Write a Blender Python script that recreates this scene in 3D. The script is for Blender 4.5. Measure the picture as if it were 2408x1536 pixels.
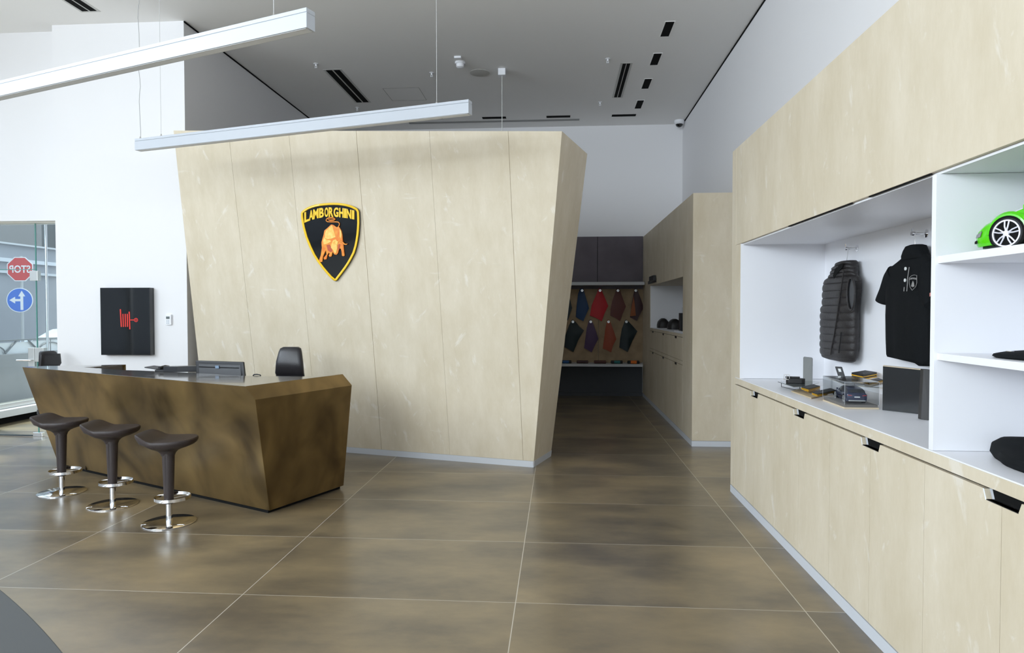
import bpy, bmesh, math, random
from mathutils import Vector, Matrix
random.seed(7)
PI = math.pi
for o in list(bpy.data.objects): bpy.data.objects.remove(o)
C = bpy.context.scene.collection
sc = bpy.context.scene

# ------------------------------------------------------------------ camera
F, H = 1553.0, 1.68
YAW, PITCH, ROLL = -0.07064, 0.02363, -0.00089
cy_, sy_ = math.cos(YAW), math.sin(YAW)
FW = Vector((sy_*math.cos(PITCH), cy_*math.cos(PITCH), -math.sin(PITCH)))
R0 = Vector((cy_, -sy_, 0)); U0 = R0.cross(FW)
RT = R0*math.cos(ROLL)+U0*math.sin(ROLL); UP = RT.cross(FW)
EYE = Vector((0, 0, H))
cam = bpy.data.cameras.new('camera'); co = bpy.data.objects.new('camera', cam); C.objects.link(co)
cam.sensor_width = 36; cam.lens = F/2408*36; cam.clip_start = 0.05; cam.clip_end = 200
m = Matrix((RT, UP, -FW)).transposed().to_4x4(); m.translation = EYE; co.matrix_world = m
sc.camera = co
def ray(x, y): return (x-1204)/F*RT-(y-768)/F*UP+FW
def Zp(x, y, z=0.0): d = ray(x, y); return EYE+d*(z-H)/d.z
def Xp(x, y, v): d = ray(x, y); return EYE+d*v/d.x
def Yp(x, y, v): d = ray(x, y); return EYE+d*v/d.y
def PL(x, y, a, n): d = ray(x, y); return EYE+d*((a-EYE).dot(n)/d.dot(n))

# ------------------------------------------------------------------ world, lights, exposure
w = bpy.data.worlds.new('world'); sc.world = w; w.use_nodes = True
nt = w.node_tree; bg = nt.nodes['Background']
bg.inputs[0].default_value = (0.82, 0.88, 1.0, 1); bg.inputs[1].default_value = 1.7
def area(name, loc, direction, sx, sy, power, col):
    l = bpy.data.lights.new(name, 'AREA'); l.shape = 'RECTANGLE'; l.size = sx; l.size_y = sy
    l.energy = power; l.color = col
    o = bpy.data.objects.new(name, l); C.objects.link(o); o.location = loc
    o.rotation_euler = Vector(direction).to_track_quat('-Z', 'Y').to_euler(); return o
area('daylight_left', (-8.8, -1.4, 3.95), (1, 0, 0.22), 9.0, 2.0, 800, (0.87, 0.90, 1.0))
area('daylight_rear', (-5.4, -6.8, 3.7), (0.1, 1, 0.05), 5.4, 2.4, 420, (0.95, 0.96, 1.0))
sn = bpy.data.lights.new('sun', 'SUN'); sn.energy = 5.0; sn.angle = 0.05; sn.color = (1, 0.95, 0.86)
so = bpy.data.objects.new('sun', sn); C.objects.link(so); so.rotation_euler = Vector((0.6, -0.35, -1.3)).to_track_quat('-Z', 'Z').to_euler()
vs = sc.view_settings; vs.view_transform = 'Standard'; vs.look = 'None'; vs.gamma = 1; vs.exposure = 0.36
vs.use_curve_mapping = False

# ------------------------------------------------------------------ materials
MATS = {}
def mat(name, col=(0.8, 0.8, 0.8), rough=0.5, metal=0.0, spec=0.5, noise=0, nscale=8, stretch=(1, 1, 1), col2=None, bump=0, bscale=60, coat=0, trans=0, ior=1.45, emit=None, es=0):
    if name in MATS: return MATS[name]
    m = bpy.data.materials.new(name); m.use_nodes = True; t = m.node_tree; b = t.nodes['Principled BSDF']
    b.inputs['Base Color'].default_value = (*col, 1); b.inputs['Roughness'].default_value = rough
    b.inputs['Metallic'].default_value = metal; b.inputs['Specular IOR Level'].default_value = spec
    b.inputs['Coat Weight'].default_value = coat; b.inputs['Transmission Weight'].default_value = trans; b.inputs['IOR'].default_value = ior
    if emit: b.inputs['Emission Color'].default_value = (*emit, 1); b.inputs['Emission Strength'].default_value = es
    tc = t.nodes.new('ShaderNodeTexCoord'); mp = t.nodes.new('ShaderNodeMapping'); mp.inputs['Scale'].default_value = stretch
    t.links.new(tc.outputs['Object'], mp.inputs[0])
    if noise:
        n = t.nodes.new('ShaderNodeTexNoise'); n.inputs['Scale'].default_value = nscale; n.inputs['Detail'].default_value = 5
        t.links.new(mp.outputs[0], n.inputs[0])
        r = t.nodes.new('ShaderNodeValToRGB'); c2 = col2 or tuple(c*(1-noise) for c in col)
        r.color_ramp.elements[0].color = (*c2, 1); r.color_ramp.elements[1].color = (*col, 1)
        r.color_ramp.elements[0].position = 0.32; r.color_ramp.elements[1].position = 0.68
        t.links.new(n.outputs[0], r.inputs[0]); t.links.new(r.outputs[0], b.inputs['Base Color'])
    if bump:
        n2 = t.nodes.new('ShaderNodeTexNoise'); n2.inputs['Scale'].default_value = bscale; n2.inputs['Detail'].default_value = 3
        t.links.new(mp.outputs[0], n2.inputs[0])
        bp = t.nodes.new('ShaderNodeBump'); bp.inputs['Strength'].default_value = bump; bp.inputs['Distance'].default_value = 0.01
        t.links.new(n2.outputs[0], bp.inputs['Height']); t.links.new(bp.outputs[0], b.inputs['Normal'])
    MATS[name] = m; return m

def plaster(name, base, streak, dark):
    m = bpy.data.materials.new(name); m.use_nodes = True; t = m.node_tree; b = t.nodes['Principled BSDF']
    L = t.links.new
    def N(k, **kw):
        n = t.nodes.new(k)
        for a, v in kw.items(): n.inputs[a].default_value = v
        return n
    tc = N('ShaderNodeTexCoord')
    m1 = N('ShaderNodeMapping', Scale=(1.0, 1.0, 0.35)); L(tc.outputs['Object'], m1.inputs[0])
    n1 = N('ShaderNodeTexNoise', Scale=3.4, Detail=9.0, Roughness=0.72); L(m1.outputs[0], n1.inputs[0])
    r1 = N('ShaderNodeValToRGB'); r1.color_ramp.elements[0].position = 0.3; r1.color_ramp.elements[1].position = 0.7
    r1.color_ramp.elements[0].color = (*dark, 1); r1.color_ramp.elements[1].color = (*base, 1); L(n1.outputs[0], r1.inputs[0])
    prev = r1.outputs[0]
    # trowel strokes: sparse stretched patches at several angles
    for k, (ang, sc3, thr) in enumerate((((0.25, 0.25, 0), (12, 12, 1.8), 0.70), ((-0.55, -0.6, 0), (13, 13, 2.4), 0.72), ((1.25, 1.3, 0), (11, 11, 2.0), 0.74))):
        m0 = N('ShaderNodeMapping', Rotation=ang); L(tc.outputs['Object'], m0.inputs[0])
        m2 = N('ShaderNodeMapping', Scale=sc3, Location=(k*3.1, k*1.7, k*2.3)); L(m0.outputs[0], m2.inputs[0])
        n2 = N('ShaderNodeTexNoise', Scale=0.8, Detail=6.0, Roughness=0.62); L(m2.outputs[0], n2.inputs[0])
        r2 = N('ShaderNodeMapRange'); r2.inputs['From Min'].default_value = thr-0.08; r2.inputs['From Max'].default_value = thr; r2.inputs['To Max'].default_value = 0.48
        L(n2.outputs[0], r2.inputs[0])
        mx = N('ShaderNodeMixRGB'); mx.inputs[2].default_value = (*streak, 1)
        L(r2.outputs[0], mx.inputs[0]); L(prev, mx.inputs[1]); prev = mx.outputs[0]
    L(prev, b.inputs['Base Color']); b.inputs['Roughness'].default_value = 0.55; b.inputs['Specular IOR Level'].default_value = 0.3
    MATS[name] = m; return m
PLAST = plaster('sand_plaster', (0.715, 0.635, 0.505), (0.80, 0.755, 0.69), (0.600, 0.515, 0.375))
WHITE = mat('white_paint', (0.84, 0.83, 0.84), 0.7, spec=0.2)
CEIL = mat('ceiling_paint', (0.93, 0.92, 0.905), 0.85, spec=0.1)
LAM = mat('white_laminate', (0.86, 0.86, 0.89), 0.35)
KICK = mat('satin_aluminium_strip', (0.62, 0.64, 0.68), 0.4, spec=0.4)
CHROME = mat('chrome', (0.85, 0.85, 0.86), 0.07, 1)
STEEL = mat('brushed_steel', (0.55, 0.55, 0.55), 0.3, 1)
BLACK = mat('black_plastic', (0.012, 0.012, 0.014), 0.4)
BGLOSS = mat('black_gloss', (0.006, 0.007, 0.008), 0.06, coat=0.5)
LEATH = mat('dark_brown_leather', (0.040, 0.030, 0.029), 0.42, bump=0.25, bscale=220)
GAP = mat('dark_gap', (0.01, 0.01, 0.01), 0.9, spec=0.1)
LIGHTB = mat('pendant_white_metal', (0.52, 0.55, 0.60), 0.4)
DARKP = mat('dark_plum_panel', (0.135, 0.115, 0.135), 0.6, noise=0.2, nscale=3)
DARKL = mat('dark_slate_panel', (0.055, 0.06, 0.07), 0.6)
TAN = mat('tan_pinboard', (0.40, 0.29, 0.18), 0.8, noise=0.25, nscale=6)
ACR = mat('clear_acrylic', (0.98, 0.99, 0.99), 0.02, trans=1, ior=1.1, spec=0.4)
YEL = mat('emblem_yellow', (0.95, 0.60, 0.02), 0.28, coat=0.4)
YELE = mat('yellow_edging', (0.90, 0.48, 0.01), 0.5)

def metal_bronze():
    m = bpy.data.materials.new('patinated_bronze'); m.use_nodes = True; t = m.node_tree; b = t.nodes['Principled BSDF']; L = t.links.new
    tc = t.nodes.new('ShaderNodeTexCoord'); mp = t.nodes.new('ShaderNodeMapping'); mp.inputs['Scale'].default_value = (1, 1, 0.8); L(tc.outputs['Object'], mp.inputs[0])
    n = t.nodes.new('ShaderNodeTexNoise'); n.inputs['Scale'].default_value = 2.4; n.inputs['Detail'].default_value = 3; n.inputs['Roughness'].default_value = 0.45; n.inputs['Distortion'].default_value = 0.4
    L(mp.outputs[0], n.inputs[0])
    r = t.nodes.new('ShaderNodeValToRGB'); e = r.color_ramp.elements
    e[0].position = 0.3; e[0].color = (0.085, 0.054, 0.022, 1); e[1].position = 0.72; e[1].color = (0.31, 0.205, 0.078, 1)
    L(n.outputs[0], r.inputs[0]); L(r.outputs[0], b.inputs['Base Color'])
    b.inputs['Metallic'].default_value = 0.75; b.inputs['Roughness'].default_value = 0.36
    MATS['patinated_bronze'] = m; return m
BRONZE = metal_bronze()
BRTOP = mat('bronze_top', (0.14, 0.125, 0.11), 0.14, 0.6, coat=0.3)

def floor_mat():
    m = bpy.data.materials.new('porcelain_slab_floor'); m.use_nodes = True; t = m.node_tree; b = t.nodes['Principled BSDF']; L = t.links.new
    def N(k): return t.nodes.new(k)
    def M(op, a, bb=None):
        n = N('ShaderNodeMath'); n.operation = op
        for i, v in enumerate((a, bb)):
            if v is None: continue
            if isinstance(v, (int, float)): n.inputs[i].default_value = v
            else: L(v, n.inputs[i])
        return n.outputs[0]
    tc = N('ShaderNodeTexCoord'); sp = N('ShaderNodeSeparateXYZ'); L(tc.outputs['Object'], sp.inputs[0])
    tx = M('DIVIDE', M('ADD', sp.outputs[0], 0.2466), 1.62167); ty = M('DIVIDE', M('SUBTRACT', sp.outputs[1], 6.7528), 0.99889)
    fx = M('FRACT', tx); fy = M('FRACT', ty); ix = M('FLOOR', tx); iy = M('FLOOR', ty)
    def line(f, eps): return M('GREATER_THAN', M('ABSOLUTE', M('SUBTRACT', f, 0.5)), 0.5-eps)
    gl = M('MAXIMUM', line(fx, 0.0016), line(fy, 0.0021))
    cb = N('ShaderNodeCombineXYZ'); L(M('MULTIPLY', ix, 3.7), cb.inputs[0]); L(M('MULTIPLY', iy, 5.3), cb.inputs[1])
    va = N('ShaderNodeVectorMath'); va.operation = 'ADD'; L(tc.outputs['Object'], va.inputs[0]); L(cb.outputs[0], va.inputs[1])
    mp = N('ShaderNodeMapping'); mp.inputs['Scale'].default_value = (0.8, 1.5, 1); mp.inputs['Location'].default_value = (0.31, 0.17, 0.43); L(va.outputs[0], mp.inputs[0])
    n1 = N('ShaderNodeTexNoise'); n1.inputs['Scale'].default_value = 1.5; n1.inputs['Detail'].default_value = 3; n1.inputs['Roughness'].default_value = 0.5; n1.inputs['Distortion'].default_value = 0.0; L(mp.outputs[0], n1.inputs[0])
    r = N('ShaderNodeValToRGB'); e = r.color_ramp.elements
    r.color_ramp.interpolation = 'B_SPLINE'; e[0].position = 0.28; e[0].color = (0.070, 0.056, 0.045, 1); e[1].position = 0.74; e[1].color = (0.33, 0.245, 0.135, 1)
    x = e.new(0.5); x.color = (0.175, 0.138, 0.088, 1)
    n4 = N('ShaderNodeTexNoise'); n4.inputs['Scale'].default_value = 9; n4.inputs['Detail'].default_value = 6; n4.inputs['Roughness'].default_value = 0.7; L(mp.outputs[0], n4.inputs[0])
    L(M('ADD', M('MULTIPLY', n1.outputs[0], 0.78), M('MULTIPLY', n4.outputs[0], 0.22)), r.inputs[0])
    wn = N('ShaderNodeTexWhiteNoise'); wn.noise_dimensions = '2D'; cb2 = N('ShaderNodeCombineXYZ'); L(ix, cb2.inputs[0]); L(iy, cb2.inputs[1]); L(cb2.outputs[0], wn.inputs['Vector'])
    mr = N('ShaderNodeMapRange'); mr.inputs['To Min'].default_value = 0.86; mr.inputs['To Max'].default_value = 1.12; L(wn.outputs['Value'], mr.inputs[0])
    mx = N('ShaderNodeMixRGB'); mx.blend_type = 'MULTIPLY'; mx.inputs[0].default_value = 1; L(r.outputs[0], mx.inputs[1]); L(mr.outputs[0], mx.inputs[2])
    m2 = N('ShaderNodeMixRGB'); L(gl, m2.inputs[0]); L(mx.outputs[0], m2.inputs[1]); m2.inputs[2].default_value = (0.55, 0.50, 0.42, 1)
    L(m2.outputs[0], b.inputs['Base Color'])
    n3 = N('ShaderNodeTexNoise'); n3.inputs['Scale'].default_value = 1.2; n3.inputs['Detail'].default_value = 0.5; L(mp.outputs[0], n3.inputs[0])
    mr2 = N('ShaderNodeMapRange'); mr2.inputs['To Min'].default_value = 0.26; mr2.inputs['To Max'].default_value = 0.38; L(n3.outputs[0], mr2.inputs[0])
    L(mr2.outputs[0], b.inputs['Roughness']); b.inputs['Specular IOR Level'].default_value = 0.6; b.inputs['Coat Weight'].default_value = 0.35; b.inputs['Coat Roughness'].default_value = 0.22; b.inputs['Coat IOR'].default_value = 1.6
    return m
FLOOR = floor_mat()

def glass_mat(name, tint, rough=0.0, refl=0.08):
    m = bpy.data.materials.new(name); m.use_nodes = True; t = m.node_tree; t.nodes.remove(t.nodes['Principled BSDF'])
    o = t.nodes['Material Output']; a = t.nodes.new('ShaderNodeBsdfTransparent'); a.inputs[0].default_value = (*tint, 1)
    g = t.nodes.new('ShaderNodeBsdfGlossy'); g.inputs['Roughness'].default_value = rough
    fr = t.nodes.new('ShaderNodeFresnel'); ge = t.nodes.new('ShaderNodeNewGeometry'); mr = t.nodes.new('ShaderNodeMapRange')
    mr.inputs['To Min'].default_value = 1.45; mr.inputs['To Max'].default_value = 1/1.45
    t.links.new(ge.outputs['Backfacing'], mr.inputs[0]); t.links.new(mr.outputs[0], fr.inputs[0])
    mx = t.nodes.new('ShaderNodeMixShader'); t.links.new(fr.outputs[0], mx.inputs[0]); t.links.new(a.outputs[0], mx.inputs[1]); t.links.new(g.outputs[0], mx.inputs[2])
    t.links.new(mx.outputs[0], o.inputs[0]); MATS[name] = m; return m
GLASS = glass_mat('window_glass', (0.93, 0.97, 0.97))
ACR = glass_mat('thin_clear_acrylic', (0.96, 0.97, 0.97))
GEDGE = mat('green_glass_edge', (0.10, 0.30, 0.26), 0.2)

# ------------------------------------------------------------------ mesh helpers
ORG = {}
class MB:
    def __init__(s): s.v = []; s.f = []; s.mi = []; s.cur = 0
    def add(s, vs, fs):
        b = len(s.v); s.v += [Vector(v) for v in vs]
        for f in fs: s.f.append([b+i for i in f]); s.mi.append(s.cur)
        return s
    def box(s, x0, x1, y0, y1, z0, z1):
        x0, x1 = sorted((x0, x1)); y0, y1 = sorted((y0, y1)); z0, z1 = sorted((z0, z1))
        return s.add([(x0,y0,z0),(x1,y0,z0),(x1,y1,z0),(x0,y1,z0),(x0,y0,z1),(x1,y0,z1),(x1,y1,z1),(x0,y1,z1)],
                     [(0,3,2,1),(4,5,6,7),(0,1,5,4),(1,2,6,5),(2,3,7,6),(3,0,4,7)])
    def prism(s, pts, off):
        pts = [Vector(p) for p in pts]; off = Vector(off); n = len(pts)
        return s.add(pts+[p+off for p in pts], [list(range(n))[::-1], list(range(n, 2*n))]+[(i, (i+1)%n, n+(i+1)%n, n+i) for i in range(n)])
    def loft(s, rings, cap=True, closed=True):
        n = len(rings[0]); v = [p for r in rings for p in r]; f = []
        for k in range(len(rings)-1):
            for i in range(n if closed else n-1):
                j = (i+1)%n; f.append((k*n+i, k*n+j, (k+1)*n+j, (k+1)*n+i))
        if cap and closed: f.append(list(range(n))[::-1]); f.append(list(range((len(rings)-1)*n, len(rings)*n)))
        return s.add(v, f)
    def lathe(s, prof, c=(0,0,0), n=32, axis='z'):
        c = Vector(c); rings = []
        for r, h in prof:
            ring = []
            for i in range(n):
                a = 2*PI*i/n; x, y = r*math.cos(a), r*math.sin(a)
                p = (x, y, h) if axis == 'z' else ((h, x, y) if axis == 'x' else (y, h, x))
                ring.append(c+Vector(p))
            rings.append(ring)
        return s.loft(rings)
    def tube(s, pts, r, n=10):
        pts = [Vector(p) for p in pts]; rings = []; prev = None
        for i, p in enumerate(pts):
            d = (pts[min(i+1, len(pts)-1)]-pts[max(i-1, 0)]).normalized()
            u = prev-d*prev.dot(d) if prev is not None else d.orthogonal()
            u.normalize(); prev = u; w2 = d.cross(u); rr = r[i] if isinstance(r, (list, tuple)) else r
            rings.append([p+u*math.cos(2*PI*k/n)*rr+w2*math.sin(2*PI*k/n)*rr for k in range(n)])
        return s.loft(rings)
    def obox(s, c, ax, ay, az, sx, sy, sz):
        c = Vector(c); P = []
        for dz in (0, 1):
            for dx, dy in ((-1,-1),(1,-1),(1,1),(-1,1)):
                P.append(c+ax*dx*sx/2+ay*dy*sy/2+az*sz*dz)
        return s.add(P, [(0,3,2,1),(4,5,6,7),(0,1,5,4),(1,2,6,5),(2,3,7,6),(3,0,4,7)])
    def build(s, name, mats, parent=None, bevel=0, smooth=False, seg=2, sub=0):
        me = bpy.data.meshes.new(name); org = ORG.get(parent.name, Vector()) if parent else Vector()
        if not parent and not s.keep:
            xs = [v.x for v in s.v]; ys = [v.y for v in s.v]; zs = [v.z for v in s.v]
            org = Vector(((min(xs)+max(xs))/2, (min(ys)+max(ys))/2, min(zs)))
        me.from_pydata([v-org for v in s.v], [], s.f)
        ms = mats if isinstance(mats, (list, tuple)) else [mats]
        for x in ms: me.materials.append(x)
        for p, i in zip(me.polygons, s.mi): p.material_index = min(i, len(ms)-1)
        bm = bmesh.new(); bm.from_mesh(me); bmesh.ops.recalc_face_normals(bm, faces=bm.faces); bm.to_mesh(me); bm.free()
        o = bpy.data.objects.new(name, me); C.objects.link(o)
        if parent: o.parent = parent
        else: o.location = org
        ORG[o.name] = org
        if smooth: me.shade_smooth() if hasattr(me, 'shade_smooth') else None
        if bevel:
            b = o.modifiers.new('bevel', 'BEVEL'); b.width = bevel; b.segments = seg; b.limit_method = 'ANGLE'; b.angle_limit = 0.6
        if sub: q = o.modifiers.new('sub', 'SUBSURF'); q.levels = sub; q.render_levels = sub
        if smooth and hasattr(me, 'set_sharp_from_angle') and not sub: me.set_sharp_from_angle(angle=0.7)
        return o
    keep = False
class KB(MB): keep = True      # keeps world coordinates (origin at 0), for the setting
def thing(name, label, cat, loc, group=None):
    o = bpy.data.objects.new(name, None); C.objects.link(o); o.location = loc; o.empty_display_size = 0.1
    o['label'] = label; o['category'] = cat
    if group: o['group'] = group
    ORG[o.name] = Vector(loc); return o
def tag(o, label, cat, group=None, kind=None):
    o['label'] = label; o['category'] = cat
    if group: o['group'] = group
    if kind: o['kind'] = kind
    return o
def struct(o): o['kind'] = 'structure'; return o
def copy_tree(o, parent=None):
    c = o.copy(); C.objects.link(c); c.parent = parent
    ORG[c.name] = ORG.get(o.name, Vector())
    for ch in [x for x in bpy.data.objects if x.parent == o]: copy_tree(ch, c)
    return c
def V(*a): return Vector(a)

# ------------------------------------------------------------------ the setting
XL, XR, YB, YF, ZC = -8.3, 2.405, 13.16, -6.5, 5.317
struct(KB().box(XL, XR, YF, YB, -0.1, 0).build('floor', FLOOR))
struct(KB().box(XL-0.3, XR+0.3, YF-0.3, YB+0.3, ZC, ZC+0.25).build('ceiling', CEIL))
struct(KB().box(XR, XR+0.2, YF, YB, 0, ZC).build('wall_right', WHITE))
struct(KB().box(-4.69, XR, YB, YB+0.2, 0, ZC).build('wall_back', WHITE))
struct(KB().box(-6.43, -4.69, 8.05, YB, 0, ZC).build('wall_left', WHITE))
struct(KB().box(XL, -6.43, 8.23, 8.60, 2.868, ZC).build('wall_entrance', WHITE))
struct(KB().box(-6.43, XR, YF-0.2, YF, 0, 0.25).box(XL, XR, YF-0.2, YF, 4.9, ZC).box(1.9, XR, YF-0.2, YF, 0.25, 4.9).build('wall_front', WHITE))
struct(KB().box(XL-0.2, XL, YF, 13.16, 4.95, ZC).build('wall_facade', WHITE))
# window_1: facade on the left (glass wall, ledge, mullions)
w1 = struct(KB().box(XL-0.06, XL, YF, YB, 0.22, 0.28).box(XL-0.06, XL, YF, YB, 4.89, 4.95)
    .build('window_1', STEEL))
KB().box(XL-0.036, XL-0.024, YF, YB, 0.28, 4.89).build('window_glass', GLASS, w1)
KB().box(XL-0.1, XL+0.14, YF, YB, 0.11, 0.215).build('window_ledge', LAM, w1, bevel=0.004)
mm = KB()
for y in (-4.2, -1.6, 1.0, 3.6, 6.2, 9.0, 11.1): mm.box(XL-0.1, XL, y-0.03, y+0.03, 0.22, 4.95)
mm.build('mullion', STEEL, w1)
KB().box(XL-0.05, XL+0.03, YF, YB, 0, 0.11).build('ledge_base', GAP, w1)
w2 = struct(KB().box(XL, 1.9, YF-0.1, YF-0.04, 0.25, 0.31).box(XL, 1.9, YF-0.1, YF-0.04, 4.84, 4.9).build('window_2', STEEL))
KB().box(XL, 1.9, YF-0.075, YF-0.065, 0.31, 4.84).build('window_glass', GLASS, w2)
mm = KB()
for x in (-6, -3.6, -1.2, 1.2): mm.box(x-0.03, x+0.03, YF-0.12, YF-0.02, 0.25, 4.9)
mm.build('mullion', STEEL, w2)
# glass entrance screen under the white wall: fixed panes window_3 and the door leaf
YG = 8.36
jt = Yp(75, 523, YG); jb = Yp(96, 1024, YG); xj = (jt.x+jb.x)/2
w3 = struct(KB().box(xj+0.006, -6.43, YG, YG+0.012, 0.01, 2.868).build('window_3', GLASS))
KB().box(xj+0.001, xj+0.011, YG-0.001, YG+0.013, 0.01, 2.868).build('glass_edge', GEDGE, w3)
KB().box(XL, xj-0.006, YG, YG+0.012, 2.24, 2.868).build('transom_pane', GLASS, w3)
KB().box(xj-0.06, -6.9, YG-0.02, YG+0.03, 0.0, 0.055).build('floor_clamp', CHROME, w3, bevel=0.003)
KB().box(XL, xj-0.01, YG-0.001, YG+0.013, 2.236, 2.244).build('transom_edge', GEDGE, w3)
KB().box(XL, -6.43, 8.30, 8.44, 2.85, 2.872).build('head_rail', mat('pale_rail', (0.6, 0.58, 0.52), 0.4), w3)
d1 = struct(KB().box(-8.1, xj-0.008, YG, YG+0.012, 0.012, 2.232).build('door_1', GLASS))
KB().box(-8.1, xj-0.008, YG-0.001, YG+0.013, 0.006, 0.02).build('door_bottom_edge', mat('dark_seal', (0.03, 0.05, 0.06), 0.4), d1)
a = Yp(70, 637, YG-0.02); b = Yp(89, 660, YG-0.02)
KB().box(a.x, b.x, YG-0.025, YG+0.035, b.z, a.z).build('patch_fitting', mat('satin_nickel', (0.62, 0.63, 0.62), 0.35, 0.7), d1, bevel=0.003)
a = Yp(67, 818, YG-0.02); b = Yp(83, 869, YG-0.02); c = Yp(104, 851, YG-0.02)
lk = KB().box(a.x, b.x-0.004, YG-0.03, YG+0.04, b.z, a.z).build('lock_case', MATS['satin_nickel'], d1, bevel=0.003)
KB().box(b.x+0.001, c.x, YG-0.03, YG+0.04, c.z, a.z).build('strike_case', MATS['satin_nickel'], d1, bevel=0.003)
hx = (a.x+b.x)/2
KB().tube([(hx+0.02, YG-0.03, 1.03), (hx+0.02, YG-0.075, 1.03), (hx, YG-0.085, 1.03), (hx-0.16, YG-0.085, 1.03)], 0.012).build('door_handle', CHROME, lk, smooth=True)
# trims: shadow gaps where walls meet ceiling
struct(KB().box(XR-0.012, XR+0.001, YF, YB, ZC-0.018, ZC-0.001).build('trim_1', GAP))
struct(KB().box(-4.691, -4.678, 8.05, YB, ZC-0.018, ZC-0.001).build('trim_2', GAP))
# dark back wall panelling
struct(KB().box(-4.6, 1.644, 13.10, YB, 2.112, 3.138).build('trim_3', DARKP))
struct(KB().box(-4.6, 1.644, 13.14, YB, 0.07, 0.62).build('trim_4', DARKL))
struct(KB().box(-4.6, 1.644, 13.09, YB, 0, 0.07).build('baseboard_back', DARKL))
x5 = Yp(1405, 600, 13.1).x
struct(KB().box(x5-0.004, x5+0.004, 13.095, 13.101, 2.25, 3.138).build('trim_5', GAP))

# ------------------------------------------------------------------ feature wall
A = Zp(1254, 1099.5); B = Zp(815.6, 1064.3); e = (A-B).normalized(); nh = V(e.y, -e.x, 0)
if nh.y > 0: nh = -nh
up = (V(0, 0, 1)+nh*math.tan(math.radians(8))).normalized(); nn = e.cross(up)
if nn.y > 0: nn = -nn
def FWp(x, y, off=0.0): return PL(x, y, A+nn*off, nn)
def FS(s, t, off=0.0): return A+e*s+up*t+nn*off
def inv(p): d = p-A; return d.dot(e), d.dot(up)
TR = FWp(1321.5, 308.7); TLf = FWp(408, 307); M1 = FWp(448, 759)
sBL, tBL = inv(M1); st = inv(TLf)
sl = (sBL-st[0])/(tBL-st[1]); BLf = FS(sBL+sl*(0-tBL)+0.10, 0)
A2 = Zp(1295, 1073); ns = (A2-A).cross(TR-A).normalized()
S2 = PL(1381, 362, A, ns)
BK = 0.85
fw = thing('feature_wall', 'large leaning sand plaster wall carrying the shield emblem', 'partition wall', (A+B)/2)
bA = A; back = [A2, S2]
bl2 = BLf-nh*0.75; tl2 = TLf-nh*0.75+V(0, 0, -0.3); bl2.x = max(bl2.x, -4.66); tl2.x = max(tl2.x, -4.66)
def ins(p): return p-nn*0.006
vs_ = [ins(BLf), ins(A), A2, ins(TR), ins(TLf), S2, bl2, tl2]
MB().add(vs_, [(0, 1, 3, 4), (1, 2, 5, 3), (2, 6, 7, 5), (6, 0, 4, 7), (4, 3, 5, 7), (0, 6, 2, 1)]).build('wall_body', PLAST, fw)
# panels with hairline joints, clipped to the trapezoid
def trap(s0, s1):
    Lb, Lt = inv(BLf)[0], inv(TLf); Rb, Rt = inv(A)[0], inv(TR)
    tb = 0.072
    def left(t): return Lb+(Lt[0]-Lb)*t/Lt[1]
    def right(t): return Rb+(Rt[0]-Rb)*t/Rt[1]
    def top(s): return Lt[1]+(Rt[1]-Lt[1])*(s-Lt[0])/(Rt[0]-Lt[0])
    poly = [(left(tb), tb), (right(tb), tb), (Rt[0], Rt[1]), (Lt[0], Lt[1])]
    def clip(poly, c, keepless):
        out = []
        for i in range(len(poly)):
            p, q = poly[i], poly[(i+1)%len(poly)]
            ip = (p[0] <= c) if keepless else (p[0] >= c); iq = (q[0] <= c) if keepless else (q[0] >= c)
            if ip: out.append(p)
            if ip != iq: k = (c-p[0])/(q[0]-p[0]); out.append((c, p[1]+(q[1]-p[1])*k))
        return out
    if s0 is not None: poly = clip(poly, s0, False)
    if s1 is not None: poly = clip(poly, s1, True)
    return poly
seams = [None, -3.533, -2.706, -1.842, -0.974, -0.11, None]
gaps = [0, 0.0015, 0.0012, 0.0022, 0.0010, 0.0024, 0]
for k in range(6):
    s0 = seams[k]+gaps[k] if seams[k] is not None else None; s1 = seams[k+1]-gaps[k+1] if seams[k+1] is not None else None
    MB().prism([FS(s, t, -0.0055) for s, t in trap(s0, s1)], nn*0.0055).build('panel', PLAST, fw)
MB().prism([FS(inv(BLf)[0], 0, 0.001), FS(0, 0, 0.001), FS(0.004, 0.070, 0.001), FS(inv(BLf)[0]-0.01, 0.070, 0.001)], nn*0.003).build('plinth_strip', KICK, fw)
ds = (A2-A).normalized(); nsd = ds.cross(V(0, 0, 1))
if nsd.x < 0: nsd = -nsd
lean = (TR-A).normalized()
q0 = A+nsd*0.001; q1 = A2+nsd*0.001
MB().prism([q0, q1, q1+(S2-A2)*(0.07/S2.z), q0+(TR-A)*(0.07/TR.z)], nsd*0.004).build('plinth_strip', KICK, fw)

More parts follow.
